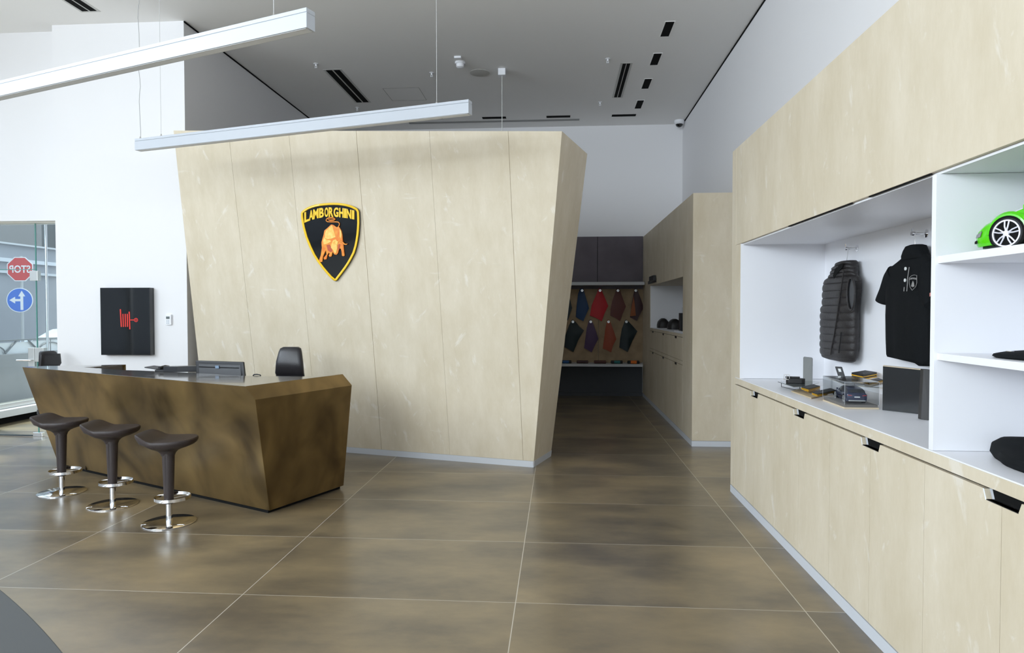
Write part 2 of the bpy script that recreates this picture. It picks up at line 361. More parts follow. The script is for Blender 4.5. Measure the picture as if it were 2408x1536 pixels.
# emblem ------------------------------------------------------------------------------------------------
def em(x, y, off): return FWp(660+x/6.4, 450+y/6.4, off-0.026)
sh_o = [(310,310),(345,278),(400,243),(460,218),(520,200),(585,188),(650,180),(725,174),(800,172),(860,174),(920,180),(980,190),(1040,205),(1085,222),(1120,240),(1148,256),(1168,280),(1180,312),(1184,400),(1185,480),(1181,560),(1173,650),(1160,740),(1142,830),(1112,930),(1072,1010),(1030,1085),(980,1160),(925,1235),(870,1305),(845,1340),(822,1350),(795,1343),(745,1300),(690,1240),(620,1155),(550,1060),(490,965),(430,840),(370,690),(330,540),(306,400),(303,340)]
cx, cy = 778, 700
def scl(pts, k): return [(cx+(x-cx)*k, cy+(y-cy)*k) for x, y in pts]
emb = thing('shield_emblem', 'black shield emblem with yellow rim, curved lettering and golden bull', 'emblem', FWp(782, 568, 0.0))
MB().prism([em(x+4, y+3, 0.047) for x, y in sh_o], -nn*0.020).build('emblem_side', BGLOSS, emb)
MB().prism([em(x, y, 0.047) for x, y in scl(sh_o, 0.97)], nn*0.004).build('emblem_face', BGLOSS, emb)
mb = MB(); no = len(sh_o); so_, si_ = sh_o, []
for i, (x, y) in enumerate(sh_o):
    p = V(*sh_o[i-1], 0); q = V(*sh_o[(i+1)%no], 0); d = (q-p).normalized(); n_ = V(-d.y, d.x, 0)
    si_.append((x+n_.x*34, y+n_.y*34))
ring = []
for i in range(no):
    o1, i1 = sh_o[i], si_[i]; mid = ((o1[0]+i1[0])/2, (o1[1]+i1[1])/2)
    ring.append([em(*o1, 0.040), em(*o1, 0.056), em(*(o1[0]*.75+i1[0]*.25, o1[1]*.75+i1[1]*.25), 0.062), em(*(o1[0]*.25+i1[0]*.75, o1[1]*.25+i1[1]*.75), 0.062), em(*i1, 0.056), em(*i1, 0.045)])
ring.append(ring[0]); mb.loft(ring, cap=False); mb.build('emblem_rim', YEL, emb, smooth=True)
# lettering along an arc
def text_mesh(txt, bold=0.0):
    cu = bpy.data.curves.new('t', 'FONT'); cu.body = txt; cu.size = 1; cu.offset = bold; cu.resolution_u = 3
    o = bpy.data.objects.new('t', cu); C.objects.link(o); dg = bpy.context.evaluated_depsgraph_get(); dg.update()
    me = bpy.data.meshes.new_from_object(o.evaluated_get(dg)); vv = [v.co.copy() for v in me.vertices]; ff = [list(p.vertices) for p in me.polygons]
    bpy.data.objects.remove(o); bpy.data.curves.remove(cu); bpy.data.meshes.remove(me); return vv, ff
def text_into(mb, txt, mapf, thick, bold=0.02):
    vv, ff = text_mesh(txt, bold)
    if not vv: return
    x0 = min(v.x for v in vv); x1 = max(v.x for v in vv); y0 = min(v.y for v in vv); y1 = max(v.y for v in vv)
    fr = [mapf((v.x-x0)/(x1-x0), (v.y-y0)/(y1-y0)) for v in vv]; n = len(fr)
    bk = [p-thick for p in fr]
    from collections import Counter
    ec = Counter(); 
    for f in ff:
        for i in range(len(f)): ec[tuple(sorted((f[i], f[(i+1)%len(f)])))] += 1
    faces = [f for f in ff]+[[i+n for i in f[::-1]] for f in ff]
    for f in ff:
        for i in range(len(f)):
            a, b = f[i], f[(i+1)%len(f)]
            if ec[tuple(sorted((a, b)))] == 1: faces.append([a, b, b+n, a+n])
    mb.add(fr+bk, faces)
LET = 'LAMBORGHINI'
lx = [(355,425),(425,490),(488,568),(578,648),(660,716),(722,792),(796,868),(880,946),(952,984),(990,1062),(1072,1106)]
def ytop(x): return 240+0.00052*(x-745)**2 if x < 745 else 240+0.00038*(x-745)**2
def ybot(x): return 386+0.00058*(x-745)**2 if x < 745 else 386+0.0003*(x-745)**2
for ch, (xa, xb) in zip(LET, lx):
    mb = MB()
    text_into(mb, ch, lambda u, v, xa=xa, xb=xb: em(xa+u*(xb-xa), ybot(xa+u*(xb-xa))+(ytop(xa+u*(xb-xa))-ybot(xa+u*(xb-xa)))*v, 0.060), nn*0.009, 0.035)
    mb.build('letter', YEL, emb)
GOLD = mat('bull_orange', (0.80, 0.20, 0.025), 0.35, noise=0.4, nscale=18, col2=(0.88, 0.36, 0.05))
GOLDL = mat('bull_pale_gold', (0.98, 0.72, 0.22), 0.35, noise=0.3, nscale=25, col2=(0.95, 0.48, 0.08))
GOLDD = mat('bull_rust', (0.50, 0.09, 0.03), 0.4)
bull = [(770,497),(735,530),(700,560),(665,590),(655,650),(640,700),(622,770),(628,850),(612,960),(585,1040),(600,1068),(635,1062),(645,990),(665,940),(690,890),(698,950),(655,1000),(665,1030),(700,1022),(712,960),(735,925),(745,940),(730,965),(745,988),(775,980),(785,930),(795,915),(815,950),(850,957),(872,930),(880,890),(900,855),(915,870),(925,910),(930,970),(950,980),(970,970),(960,890),(955,820),(942,740),(935,650),(920,590),(890,540),(880,530),(850,540),(800,505)]
bo = MB().prism([em(x, y, 0.051) for x, y in bull], nn*0.014).build('bull_relief', GOLD, emb, bevel=0.004, seg=3)
def relief(pts, o0, th, mt, nm='muscle_highlight', par=None): MB().prism([em(x, y, o0) for x, y in pts], nn*th).build(nm, mt, par or bo, bevel=0.002)
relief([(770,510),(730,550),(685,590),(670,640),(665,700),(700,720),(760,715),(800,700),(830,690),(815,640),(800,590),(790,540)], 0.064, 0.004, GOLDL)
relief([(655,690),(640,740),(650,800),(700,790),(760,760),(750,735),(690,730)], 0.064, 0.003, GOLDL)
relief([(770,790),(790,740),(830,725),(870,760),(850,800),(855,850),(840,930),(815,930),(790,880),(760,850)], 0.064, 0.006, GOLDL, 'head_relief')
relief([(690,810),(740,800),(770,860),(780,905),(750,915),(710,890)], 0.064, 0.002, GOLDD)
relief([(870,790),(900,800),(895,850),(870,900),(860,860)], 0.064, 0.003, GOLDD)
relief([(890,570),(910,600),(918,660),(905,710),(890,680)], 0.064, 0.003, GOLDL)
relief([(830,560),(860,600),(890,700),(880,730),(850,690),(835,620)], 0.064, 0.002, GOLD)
MB().tube([em(*q, 0.066) for q in [(845,735),(815,745),(805,770),(825,795),(870,795)]], [0.006, 0.008, 0.008, 0.007, 0.002]).build('horn', GOLDL, bo, smooth=True)
MB().tube([em(*q, 0.066) for q in [(895,745),(930,765),(960,795),(990,800),(1005,788)]], [0.011, 0.010, 0.008, 0.006, 0.002]).build('horn', GOLD, bo, smooth=True)
MB().tube([em(*q, 0.060) for q in [(868,535),(884,510),(884,480),(868,464),(830,460),(760,461),(705,458),(684,440),(690,420),(715,406),(760,400),(800,405),(820,420),(800,434),(750,438),(716,428)]], [0.006]*9+[0.008]*6+[0.003]).build('tail', GOLD, bo, smooth=True)

# ------------------------------------------------------------------ reception desk
BR = Zp(634, 1201.5, 0.03); TRd = Zp(577, 909, 1.1); TL = Zp(52, 863.4, 1.1)
nf = (TRd-BR).cross(TL-BR).normalized(); nf = -nf if nf.y > 0 else nf
Pd = PL(600, 940, BR, nf); BLd = PL(137, 1085, BR, nf); BLd = BR+(BLd-BR)*((1)); BLd.z = 0.03
rb = Zp(808, 1142, 0.03); nr = (rb-BR).cross(Pd-BR).normalized(); nr = -nr if nr.x < 0 else nr
Qd = PL(827.5, 906.7, BR, nr); Qd.z = Pd.z
TRB = Zp(806, 880.4, 1.1)
desk = thing('reception_desk', 'angular bronze reception desk with faceted corner and leaning front', 'desk', (BR+BLd)/2*1.0-V(0, 0, 0.03))
ORG[desk.name] = Vector(desk.location)
hs = rb-BR; hs.z = 0; hs = hs.normalized()*0.05; hf = BLd-BR; hf.z = 0; hf = hf.normalized()*0.05; th = hs
MB().prism([BLd, BR, Pd, TRd, TL], th).build('front_panel', BRONZE, desk, bevel=0.003)
MB().prism([BR, rb, Qd, Pd], hf).build('side_panel', BRONZE, desk, bevel=0.003)
nb = (Qd-Pd).cross(TRd-Pd).normalized(); nb = -nb if nb.z < 0 else nb
MB().prism([Pd, Qd, TRB, TRd], hf).build('bevel_panel', BRONZE, desk)
ledge = [TL, TRd, TRB, Zp(709, 886.2, 1.1), Zp(580, 884.5, 1.1), Zp(440, 877, 1.1), Zp(327, 871.8, 1.1), Zp(296, 871, 1.1), Zp(197, 864.2, 1.1), Zp(296, 857.7, 1.1), Zp(180, 860.0, 1.1), Zp(106, 861, 1.1)]
MB().prism([p+V(0, 0, 0.0015) for p in ledge], V(0, 0, -0.003)).build('desk_top', BRTOP, desk, bevel=0.0015)
# return wing and rear lining
wi = [Zp(296, 857.7, 1.07), Zp(180, 860.0, 1.07)]
MB().prism([wi[0]+V(0,-0.02,0), V(-4.90, 6.49, 1.07), V(-4.90, 6.49, 0.03), V(wi[0].x, wi[0].y-0.02, 0.03)], V(-0.03, 0.03, 0)).build('wing_panel', mat('dark_brown_lining', (0.05, 0.038, 0.03), 0.35), desk)
MB().prism([V(TL.x+0.05, TL.y+0.02, 1.07), V(-5.15, 6.66, 1.07), wi[0]+V(0, 0, 0), V(wi[0].x, wi[0].y, 0.03), V(-5.40, 6.93, 0.03)], V(0.02, -0.03, 0)).build('wing_panel', BRONZE, desk)
li = [V(-2.26, 5.66, 1.07), V(-2.78, 5.70, 1.07), V(-3.487, 5.96, 1.07), V(-4.20, 6.17, 1.07)]
wt = [V(-2.30, 5.80, 0.72), V(-2.30, 6.15, 0.72), V(-3.9, 6.60, 0.72), V(-4.55, 6.65, 0.72), V(-4.75, 6.45, 0.72), V(-3.0, 5.60, 0.72)]
MB().prism(wt, V(0, 0, 0.03)).build('work_surface', mat('dark_worktop', (0.05, 0.045, 0.04), 0.4), desk)
MB().prism([V(-2.30, 6.13, 0.03), V(-2.34, 6.10, 0.03), V(-2.34, 6.10, 0.72), V(-2.30, 6.13, 0.72)], V(-0.02, -0.45, 0)).build('support_panel', MATS['dark_brown_lining'], desk)
def inset(p, q, k): return p+(q-p)*k
cen = (BLd+BR+rb)/3
MB().prism([inset(V(p.x, p.y, 0), V(cen.x, cen.y+0.3, 0), 0.03) for p in (BLd, BR, rb)], V(0, 0, 0.031)).build('plinth', GAP, desk)

# monitor, phone, box, cable on the desk
mo = thing('computer_monitor', 'black monitor seen from behind on the reception desk', 'monitor', V(-3.20, 6.02, 0.75))
yM = 6.05
mtl, mtr, mbr, mbl = Yp(459, 848, yM), Yp(572, 851.5, yM-0.03), Yp(579, 889, yM-0.05), Yp(463, 886, yM-0.02)
mid_ = (mtl+mtr)/2
bz = V(0, 0, -0.12)
back_n = V(-0.1, -1, 0).normalized()
f0 = [mtl, mtr, mbr+bz, mbl+bz]
MB().prism(f0, V(0.0, 0.03, 0)).build('screen_shell', mat('black_shell', (0.018, 0.018, 0.02), 0.28), mo, bevel=0.008, seg=3)
def lerp4(u, v, off=0.0):
    a = f0[0]+(f0[1]-f0[0])*u; b = f0[3]+(f0[2]-f0[3])*u; return a+(b-a)*v+V(0, -off, 0)
MB().prism([lerp4(0.06, 0.10, 0.001), lerp4(0.94, 0.10, 0.001), lerp4(0.94, 0.92, 0.012), lerp4(0.06, 0.92, 0.012)], V(0, 0.01, 0)).build('rear_cover', MATS['black_shell'], mo, bevel=0.004)
MB().prism([lerp4(0.08, 0.20, 0.008), lerp4(0.9, 0.20, 0.008), lerp4(0.9, 0.225, 0.008), lerp4(0.08, 0.225, 0.008)], V(0, -0.003, 0)).build('vent_slot', GAP, mo)
MB().prism([lerp4(0.42, 0.15, 0.008), lerp4(0.50, 0.15, 0.008), lerp4(0.50, 0.25, 0.010), lerp4(0.42, 0.25, 0.010)], V(0, -0.003, 0)).build('lock_slot', mat('blue_grey_plastic', (0.08, 0.14, 0.22), 0.3), mo, bevel=0.002)
MB().box(mid_.x-0.03, mid_.x+0.03, 6.03, 6.06, 0.76, 1.05).build('stand', BLACK, mo)
MB().box(mid_.x-0.12, mid_.x+0.12, 5.98, 6.16, 0.75, 0.765).build('base', BLACK, mo, bevel=0.004)
bx_ = [Zp(384, 875, 1.101), Zp(417, 875.2, 1.101)]
b0 = Zp(384, 874.6, 1.102); b1 = Zp(417.5, 875.5, 1.102); b2 = b1+V(0.42, 0.16, 0); b3 = b0+V(0.42, 0.20, 0)
tag(MB().prism([b0, b1, b2, b3], V(0, 0, 0.053)).build('document_box', mat('black_card', (0.015, 0.015, 0.017), 0.35), bevel=0.003), 'low black box lying beside the monitor on the desk', 'box')
ph = thing('desk_telephone', 'black desk telephone left of the flat black box', 'telephone', Zp(372, 873, 1.101))
pb = Zp(372, 873.5, 1.1015)
MB().prism([pb+V(-0.01, -0.04, 0), pb+V(0.10, -0.04, 0), pb+V(0.12, 0.10, 0), pb+V(0.0, 0.10, 0)], V(0, 0, 0.018)).build('phone_base', BLACK, ph, bevel=0.003)
MB().prism([pb+V(-0.12, -0.03, 0.035), pb+V(0.0, -0.03, 0.018), pb+V(0.06, 0.0, 0.018), pb+V(0.06, 0.10, 0.022), pb+V(-0.10, 0.09, 0.04)], V(0, 0, 0.01)).build('keypad_panel', BLACK, ph, bevel=0.003)
MB().tube([pb+V(0.03, -0.03, 0.035), pb+V(0.05, 0.03, 0.045), pb+V(0.05, 0.09, 0.035)], 0.014).build('handset', BLACK, ph, smooth=True)
tag(MB().tube([(-2.78, 5.78, 0.98), (-2.76, 5.77, 1.085), (-2.74, 5.765, 1.108), (-2.71, 5.76, 1.110), (-2.68, 5.755, 1.106), (-2.66, 5.76, 1.06), (-2.65, 5.80, 0.90), (-2.65, 5.85, 0.76)], 0.006).build('monitor_cable', BLACK, smooth=True), 'thin black cable looping up behind the desk top right of the monitor', 'cable')

# office chairs behind the desk
CHAIRL = mat('black_leather', (0.022, 0.020, 0.022), 0.33, bump=0.1, bscale=120)
def office_chair(loc, rz, w0, label, top, star=True):
    t = thing('office_chair', label, 'office chair', loc); L_ = Vector(loc)
    rows = []; 
    for z, hw, d in ((0.50, .22, .0), (0.62, .22, -.03), (0.85, .205, -.035), (0.98, .19, .0), (1.0, .188, .01), (1.03, .188, -.002), (1.15, .175, .0), (top-0.05, .150, .02), (top-0.015, .135, .03), (top, .10, .04)):
        ring = []
        for k in range(20):
            a = 2*PI*k/20; ca, sa = math.cos(a), math.sin(a)
            x = hw*w0*math.copysign(abs(ca)**0.35, ca); y = 0.035*math.copysign(abs(sa)**0.7, sa)+0.22+d
            if z == 1.0: y += 0.012 if sa < 0 else 0
            ring.append(L_+V(x, y, z))
        rows.append(ring)
    MB().loft(rows).build('backrest', CHAIRL, t, smooth=True)
    ring = lambda z, k: [L_+V(0.25*k*math.copysign(abs(math.cos(a))**.5, math.cos(a)), 0.24*k*math.copysign(abs(math.sin(a))**.5, math.sin(a)), z) for a in [2*PI*i/24 for i in range(24)]]
    MB().loft([ring(0.42, .9), ring(0.44, 1), ring(0.49, 1), ring(0.51, .93)]).build('seat', CHAIRL, t, smooth=True)
    MB().lathe([(0.03, 0.09), (0.03, 0.25), (0.022, 0.25), (0.022, 0.42)], L_).build('gas_column', STEEL, t, smooth=True)
    if not star: MB().lathe([(0.02, 0), (0.13, 0), (0.13, 0.012), (0.03, 0.03), (0.03, 0.10)], L_).build('base_plate', STEEL, t, smooth=True)
    for i in range(5 if star else 0):
        a = 2*PI*i/5+0.3; d = V(math.cos(a), math.sin(a), 0)
        lg = MB().tube([L_+V(0, 0, 0.10), L_+d*0.28+V(0, 0, 0.065)], [0.025, 0.015]).build('base_arm', STEEL, t)
        MB().lathe([(0.02, -0.012), (0.028, -0.008), (0.028, 0.008), (0.02, 0.012)], L_+d*0.28+V(0, 0, 0.029), 16, 'x').build('castor', BLACK, lg)
    t.rotation_euler.z = rz; return t
office_chair((-2.83, 6.55, 0), 0.0, 0.82, 'black leather office chair rising behind the reception desk', 1.30)
c_ = Yp(122, 830, 7.7)
office_chair((c_.x+0.17, 7.7, 0), 1.45, 0.8, 'black leather chair beyond the far end of the desk, by the glass door', 1.19, False)

# ------------------------------------------------------------------ bar stools
def stool(loc, label, rz=0.18):
    t = thing('bar_stool', label, 'bar stool', loc, 'brown leather bar stools in front of the desk'); L_ = Vector(loc)
    cr, sr = math.cos(rz), math.sin(rz)
    def W(x, y, z): return L_+V(x*cr-y*sr, x*sr+y*cr, z)
    # seat: grid of superellipse, raised at the left end
    NU, NR = 48, 10
    def zt(x, y):
        l = max(0, (-x-0.05)/0.150); z = 0.662+0.060*(l*l*(3-2*l) if l < 1 else 1+(l-1)*.3)
        z += 0.020*max(0, (x-0.02)/0.22)**1.6
        z += 0.010*(abs(y)/0.19)**2; return z
    def plan(a, k):
        c, s = math.cos(a), math.sin(a)
        ex = 0.62 if c > 0 else 0.55
        return 0.216*k*math.copysign(abs(c)**(0.85 if c > 0 else 0.6), c), 0.19*k*math.copysign(abs(s)**(0.85 if c > 0 else 0.6), s)
    rings = []
    for k in [0.02, .25, .5, .75, .9, .97]:
        rings.append([W(*plan(2*PI*i/NU, k), zt(*plan(2*PI*i/NU, k))) for i in range(NU)])
    for k, dz in ((1.0, -0.008), (1.0, -0.020), (0.97, -0.036)):
        rings.append([W(*plan(2*PI*i/NU, k), zt(*plan(2*PI*i/NU, k))+dz) for i in range(NU)])
    for k, dz in ((0.88, -0.050), (0.70, -0.062), (0.50, -0.072), (0.34, -0.085), (0.25, -0.105), (0.22, -0.125)):
        rings.append([W(*plan(2*PI*i/NU, k), min(zt(*plan(2*PI*i/NU, k)), 0.70)+dz) for i in range(NU)])
    MB().loft(rings).build('seat', LEATH, t, smooth=True)
    prof = [(0.034, 0.155), (0.034, 0.165), (0.037, 0.25), (0.042, 0.40), (0.045, 0.50), (0.046, 0.545), (0.048, 0.56)]
    MB().lathe(prof, L_, 32).build('clad_column', LEATH, t, smooth=True)
    MB().tube([L_+V(0, -0.0475, 0.17), L_+V(0, -0.048, 0.54)], 0.0012, 6).build('seam', LEATH, t)
    MB().lathe([(0.0225, 0.010), (0.0225, 0.165)], L_, 24).build('pole', CHROME, t, smooth=True)
    MB().lathe([(0.01, 0), (0.195, 0), (0.198, 0.002), (0.198, 0.006), (0.195, 0.008), (0.05, 0.010), (0.01, 0.010)], L_, 64).build('base_disc', CHROME, t, smooth=True)
    rc = L_+V(0.012, 0.03, 0)
    fr = MB(); rr = []
    for i in range(65):
        a = 2*PI*i/64; d = V(math.cos(a), math.sin(a), 0)
        rr.append([rc+d*0.129+V(0,0,.182), rc+d*0.133+V(0,0,.182), rc+d*0.133+V(0,0,.206), rc+d*0.129+V(0,0,.206)])
    fr.loft(rr, cap=False)
    o = fr.build('foot_ring', CHROME, t, smooth=True)
    sp = MB()
    for a in (0.9, 2.4, -1.6):
        d = V(math.cos(a), math.sin(a), 0); n_ = V(-d.y, d.x, 0)
        k = 0.142
        sp.obox(L_+d*0.075+V(0.006, 0.015, 0.188), d, n_, V(0, 0, 1), 0.12, 0.016, 0.006)
    sp.build('ring_bracket', CHROME, o)
    return t
for (px, py), lb in (((146, 1158), 'brown leather bar stool farthest along the desk, nearest the glass door'),
                     ((265.5, 1187.5), 'brown leather bar stool standing between the two other stools'),
                     ((398, 1229), 'brown leather bar stool nearest the camera and the desk corner')):
    p = Zp(px, py, 0); stool((p.x, p.y, 0), lb)

# ------------------------------------------------------------------ fire hose cabinet and thermostat
YH = 7.96
ha, hb, hc, hd = Yp(234, 677, YH), Yp(350.5, 677, YH), Yp(355, 835, YH), Yp(239, 835, YH)
fh = thing('fire_hose_cabinet', 'glossy black fire hose cabinet with red hose reel symbol', 'cabinet', V((ha.x+hb.x)/2, 8.0, hd.z))
x0, x1 = (ha.x+hd.x)/2, (hb.x+hc.x)/2
MB().box(x0, x1, YH+0.012, 8.0495, hd.z, ha.z).build('cabinet_body', BGLOSS, fh, bevel=0.003)
MB().box(x0, x1, YH, YH+0.011, hd.z, ha.z).build('door_panel', BGLOSS, fh, bevel=0.002)
RED = mat('signal_red', (0.75, 0.03, 0.02), 0.5)
def z1(x, y): p = Yp(x/2.648, 480+y/2.648, YH-0.001); return V(p.x, 0, p.z)
mb = MB()
for (xa, ya, xb, yb, wd) in ((750,655,756,765,8),(766,684,769,765,7),(780,684,782,765,7),(793,684,795,765,7),(805,670,809,780,8),(808,722,838,722,6)):
    a = z1(xa, ya); b = z1(xb, yb); d = (b-a).normalized(); n_ = V(-d.z, 0, d.x)*(wd/2.648/F*8)/2
    mb.prism([a+n_+V(0,YH-0.003,0), b+n_+V(0,YH-0.003,0), b-n_+V(0,YH-0.003,0), a-n_+V(0,YH-0.003,0)], V(0, 0.003, 0))
c0 = z1(847, 722); rr = []
for i in range(33):
    a = 2*PI*i/32; d = V(math.cos(a), 0, math.sin(a)); rr.append([c0+d*0.026+V(0,YH-0.003,0), c0+d*0.019+V(0,YH-0.003,0), c0+d*0.019+V(0,YH,0), c0+d*0.026+V(0,YH,0)])
mb.loft(rr, cap=False)
mb.box(c0.x-0.02, c0.x+0.02, YH-0.003, YH, c0.z-0.003, c0.z+0.003).box(c0.x-0.003, c0.x+0.003, YH-0.003, YH, c0.z-0.02, c0.z+0.02)
mb.build('hose_symbol', RED, fh)
ta, tb = Yp(388.5, 740, 8.02), Yp(402, 764.5, 8.02)
th_ = thing('thermostat', 'small white wall thermostat right of the black hose cabinet', 'thermostat', V((ta.x+tb.x)/2, 8.04, tb.z))
MB().box(ta.x, tb.x, 8.022, 8.0495, tb.z, ta.z).build('housing', LAM, th_, bevel=0.003)
ww, hh_ = tb.x-ta.x, ta.z-tb.z
MB().box(ta.x+ww*.15, tb.x-ww*.25, 8.019, 8.023, tb.z+hh_*.58, tb.z+hh_*.82).build('display', mat('lcd_grey', (0.12, 0.14, 0.14), 0.3), th_)
mb = MB()
for i in range(2):
    for j in range(3): mb.box(ta.x+ww*(.2+.3*i), ta.x+ww*(.38+.3*i), 8.019, 8.023, tb.z+hh_*(.12+.14*j), tb.z+hh_*(.2+.14*j))
mb.build('buttons', mat('button_grey', (0.45, 0.5, 0.55), 0.4), th_)

# ------------------------------------------------------------------ right display cabinet
XC, XN = 1.594, 2.315
YE0, YE = 0.45, 6.236
zT, zN, zK, zA = 3.140, 2.271, 1.080, 1.022
YN = 5.95; YD = 2.93
dc = thing('display_cabinet', 'long sand plaster display cabinet with white niches along the right wall', 'cabinet', (2.0, 3.4, 0))
MB().box(XC, XR-0.005, YE0, YE-0.135, zN, zT).build('upper_panel', PLAST, dc, bevel=0.002)
MB().box(XC, XR-0.005, YN+0.13, YE, 0.07, zT).build('end_panel', PLAST, dc, bevel=0.002) if False else None
MB().box(XC, XR-0.005, YE-0.130, YE, 0.07, zT).build('end_panel', PLAST, dc, bevel=0.0015)
MB().box(XC, XC+0.03, YN, YE-0.133, zK, zN-0.002).build('stile', PLAST, dc)
MB().box(XC+0.002, XN, YN-0.001, YN+0.018, zK+0.002, zN-0.002).box(XC+0.03, XN, YN+0.018, YN+0.15, zK+0.002, zN-0.002).build('niche_side', LAM, dc)
MB().box(XN, XR-0.006, YE0, YE-0.14, zK, zN-0.002).build('niche_back', LAM, dc)
MB().box(XC+0.02, XN, YE0, YN, zN-0.012, zN-0.001).build('niche_ceiling', LAM, dc)
MB().box(XC, XN, YD, YD+0.03, zK+0.001, zN-0.013).build('divider', LAM, dc, bevel=0.001)
MB().box(XC+0.012, XN, YE0+0.05, YD-0.001, 1.880, 1.911).build('shelf', LAM, dc, bevel=0.001)
MB().box(XC+0.012, XN, YE0+0.05, YD-0.001, 1.470, 1.499).build('shelf', LAM, dc, bevel=0.001)
MB().box(XC+0.001, XR-0.006, YE0, YE-0.14, zK-0.006, zK).build('counter_top', LAM, dc)
MB().box(XC, XR-0.006, YE0, YE-0.133, zA, zK-0.0065).build('counter_apron', PLAST, dc, bevel=0.001)
MB().box(XC+0.03, XR-0.006, YE0, YE-0.135, 0.0, zA-0.001).build('carcass', GAP, dc)
MB().box(XC-0.001, XC+0.02, YE0, YE, 0.0, 0.066).box(XC, XR-0.01, YE-0.02, YE+0.0005, 0, 0.066).build('toe_kick', KICK, dc)
mb = MB()
for ya, yb in ((4.35, 4.75), (3.05, 3.75), (3.85, 4.05)): pass
for yc0, yc1 in ((2.98, 3.55), (3.75, 4.75)): mb.box(XC+0.003, XC+0.012, yc0, yc1, zN-0.006, zN-0.0005)
mb.build('light_slot', GAP, dc)
# doors: pairs meet under a trapezoid finger notch
gx = 2.483; pitch = 0.504; ztop = 1.012
yl = gx-4*pitch
for k in range(11):
    y0 = yl+k*pitch; y1 = y0+pitch
    if k == 10: y1 = YE-0.133
    notch_low = (k % 2 == 0)      # notch at low-y edge for even k
    n = 0.10; dz = 0.036; s_ = 0.015
    a, b = y0+0.0012, y1-0.0012
    if notch_low: pts = [(a, 0.072), (b, 0.072), (b, ztop), (a+n, ztop), (a+n-s_, ztop-dz), (a, ztop-dz)]
    else: pts = [(a, 0.072), (b, 0.072), (b, ztop-dz), (b-n+s_, ztop-dz), (b-n, ztop), (a, ztop)]
    dr = MB().prism([V(XC, y, z) for y, z in pts], V(0.02, 0, 0)).build('door', PLAST, dc)
    if notch_low: q = [(a, ztop-dz+0.0), (a+n-s_, ztop-dz), (a+n-s_, ztop-dz-0.003), (a, ztop-dz-0.003)]; q2 = [(a+n-s_, ztop-dz-0.003), (a+n-s_+0.006, ztop-dz-0.003), (a+n+0.006, ztop), (a+n, ztop)]
    else: q = [(b, ztop-dz), (b-n+s_, ztop-dz), (b-n+s_, ztop-dz-0.003), (b, ztop-dz-0.003)]; q2 = None
    MB().prism([V(XC-0.001, y, z) for y, z in q], V(0.045, 0, 0)).build('handle', BLACK, dr)
    if q2: MB().prism([V(XC-0.001, y, z) for y, z in q2], V(0.05, 0, 0)).build('handle_lip', mat('white_lip', (0.85, 0.87, 0.92), 0.3), dr)

# ------------------------------------------------------------------ back cabinet unit
X2 = 1.645; Y2 = 8.277; Y3 = 13.085; zt2 = 3.125
bc = thing('wall_cabinet', 'sand plaster cabinet further back with a small lit niche', 'cabinet', (2.0, 10.5, 0))
nz0, nz1, ny0, ny1 = 1.375, 2.132, 8.925, 12.07
MB().box(X2, XR-0.005, Y2, Y2+0.60, 0.07, zt2).build('end_panel', PLAST, bc, bevel=0.002)
MB().box(X2, XR-0.005, Y2+0.602, Y3, nz1, zt2).build('upper_panel', PLAST, bc)
MB().box(X2, XR-0.005, ny1, Y3, 0.07, nz1-0.001).build('stile', PLAST, bc)
MB().box(X2+0.001, X2+0.03, ny0-0.045, ny0, 0.07, nz1-0.001).build('stile', PLAST, bc)
MB().box(X2+0.65, XR-0.006, ny0, ny1, nz0, nz1).build('niche_back', LAM, bc)
MB().box(X2+0.005, X2+0.65, ny1-0.012, ny1-0.001, nz0, nz1-0.002).build('niche_side', LAM, bc)
MB().box(X2+0.005, X2+0.65, ny0+0.001, ny1-0.013, nz0-0.005, nz0).build('counter_top', LAM, bc)
MB().box(X2, XR-0.006, ny0+0.001, ny1-0.001, 1.328, nz0-0.006).build('counter_apron', PLAST, bc)
MB().box(X2+0.02, XR-0.006, ny0+0.001, ny1-0.001, 0.0, 1.327).build('carcass', GAP, bc)
MB().box(X2, X2+0.02, ny0+0.001, ny1-0.001, 0.958, 1.008).build('middle_rail', PLAST, bc)
MB().box(X2-0.001, X2+0.02, Y2, Y3, 0.0, 0.068).box(X2, XR-0.01, Y2-0.0008, Y2+0.02, 0, 0.068).build('toe_kick', KICK, bc)
ys = [ny0+0.001, 9.914, 10.95, ny1-0.001]
for k in range(3):
    a, b = ys[k]+0.002, ys[k+1]-0.002
    d_ = MB().box(X2, X2+0.019, a, b, 0.072, 0.952).build('door', PLAST, bc)
    yh = (9.43, 10.55, 11.7)[k]
    MB().box(X2-0.004, X2+0.01, yh-0.06, yh+0.06, 0.925, 0.953).build('handle', BLACK, d_)
    d_ = MB().box(X2, X2+0.019, a, b, 1.012, 1.322).build('drawer', PLAST, bc)
    MB().box(X2-0.004, X2+0.01, yh-0.06, yh+0.06, 1.295, 1.323).build('handle', BLACK, d_)
# dark bracket lamp over that niche
a = Xp(1526, 668, X2); b = Xp(1543, 652, X2)
t = thing('wall_bracket', 'small black bracket fixed above the far niche', 'bracket', V(X2-0.02, (a.y+b.y)/2, a.z-0.02))
MB().box(X2-0.012, X2+0.001, b.y-0.02, a.y+0.05, a.z-0.005, a.z+0.05).build('plate', BLACK, t)
MB().box(X2-0.06, X2-0.012, b.y-0.05, (a.y+b.y)/2, a.z+0.02, b.z+0.03).build('lamp_head', BLACK, t, bevel=0.004)
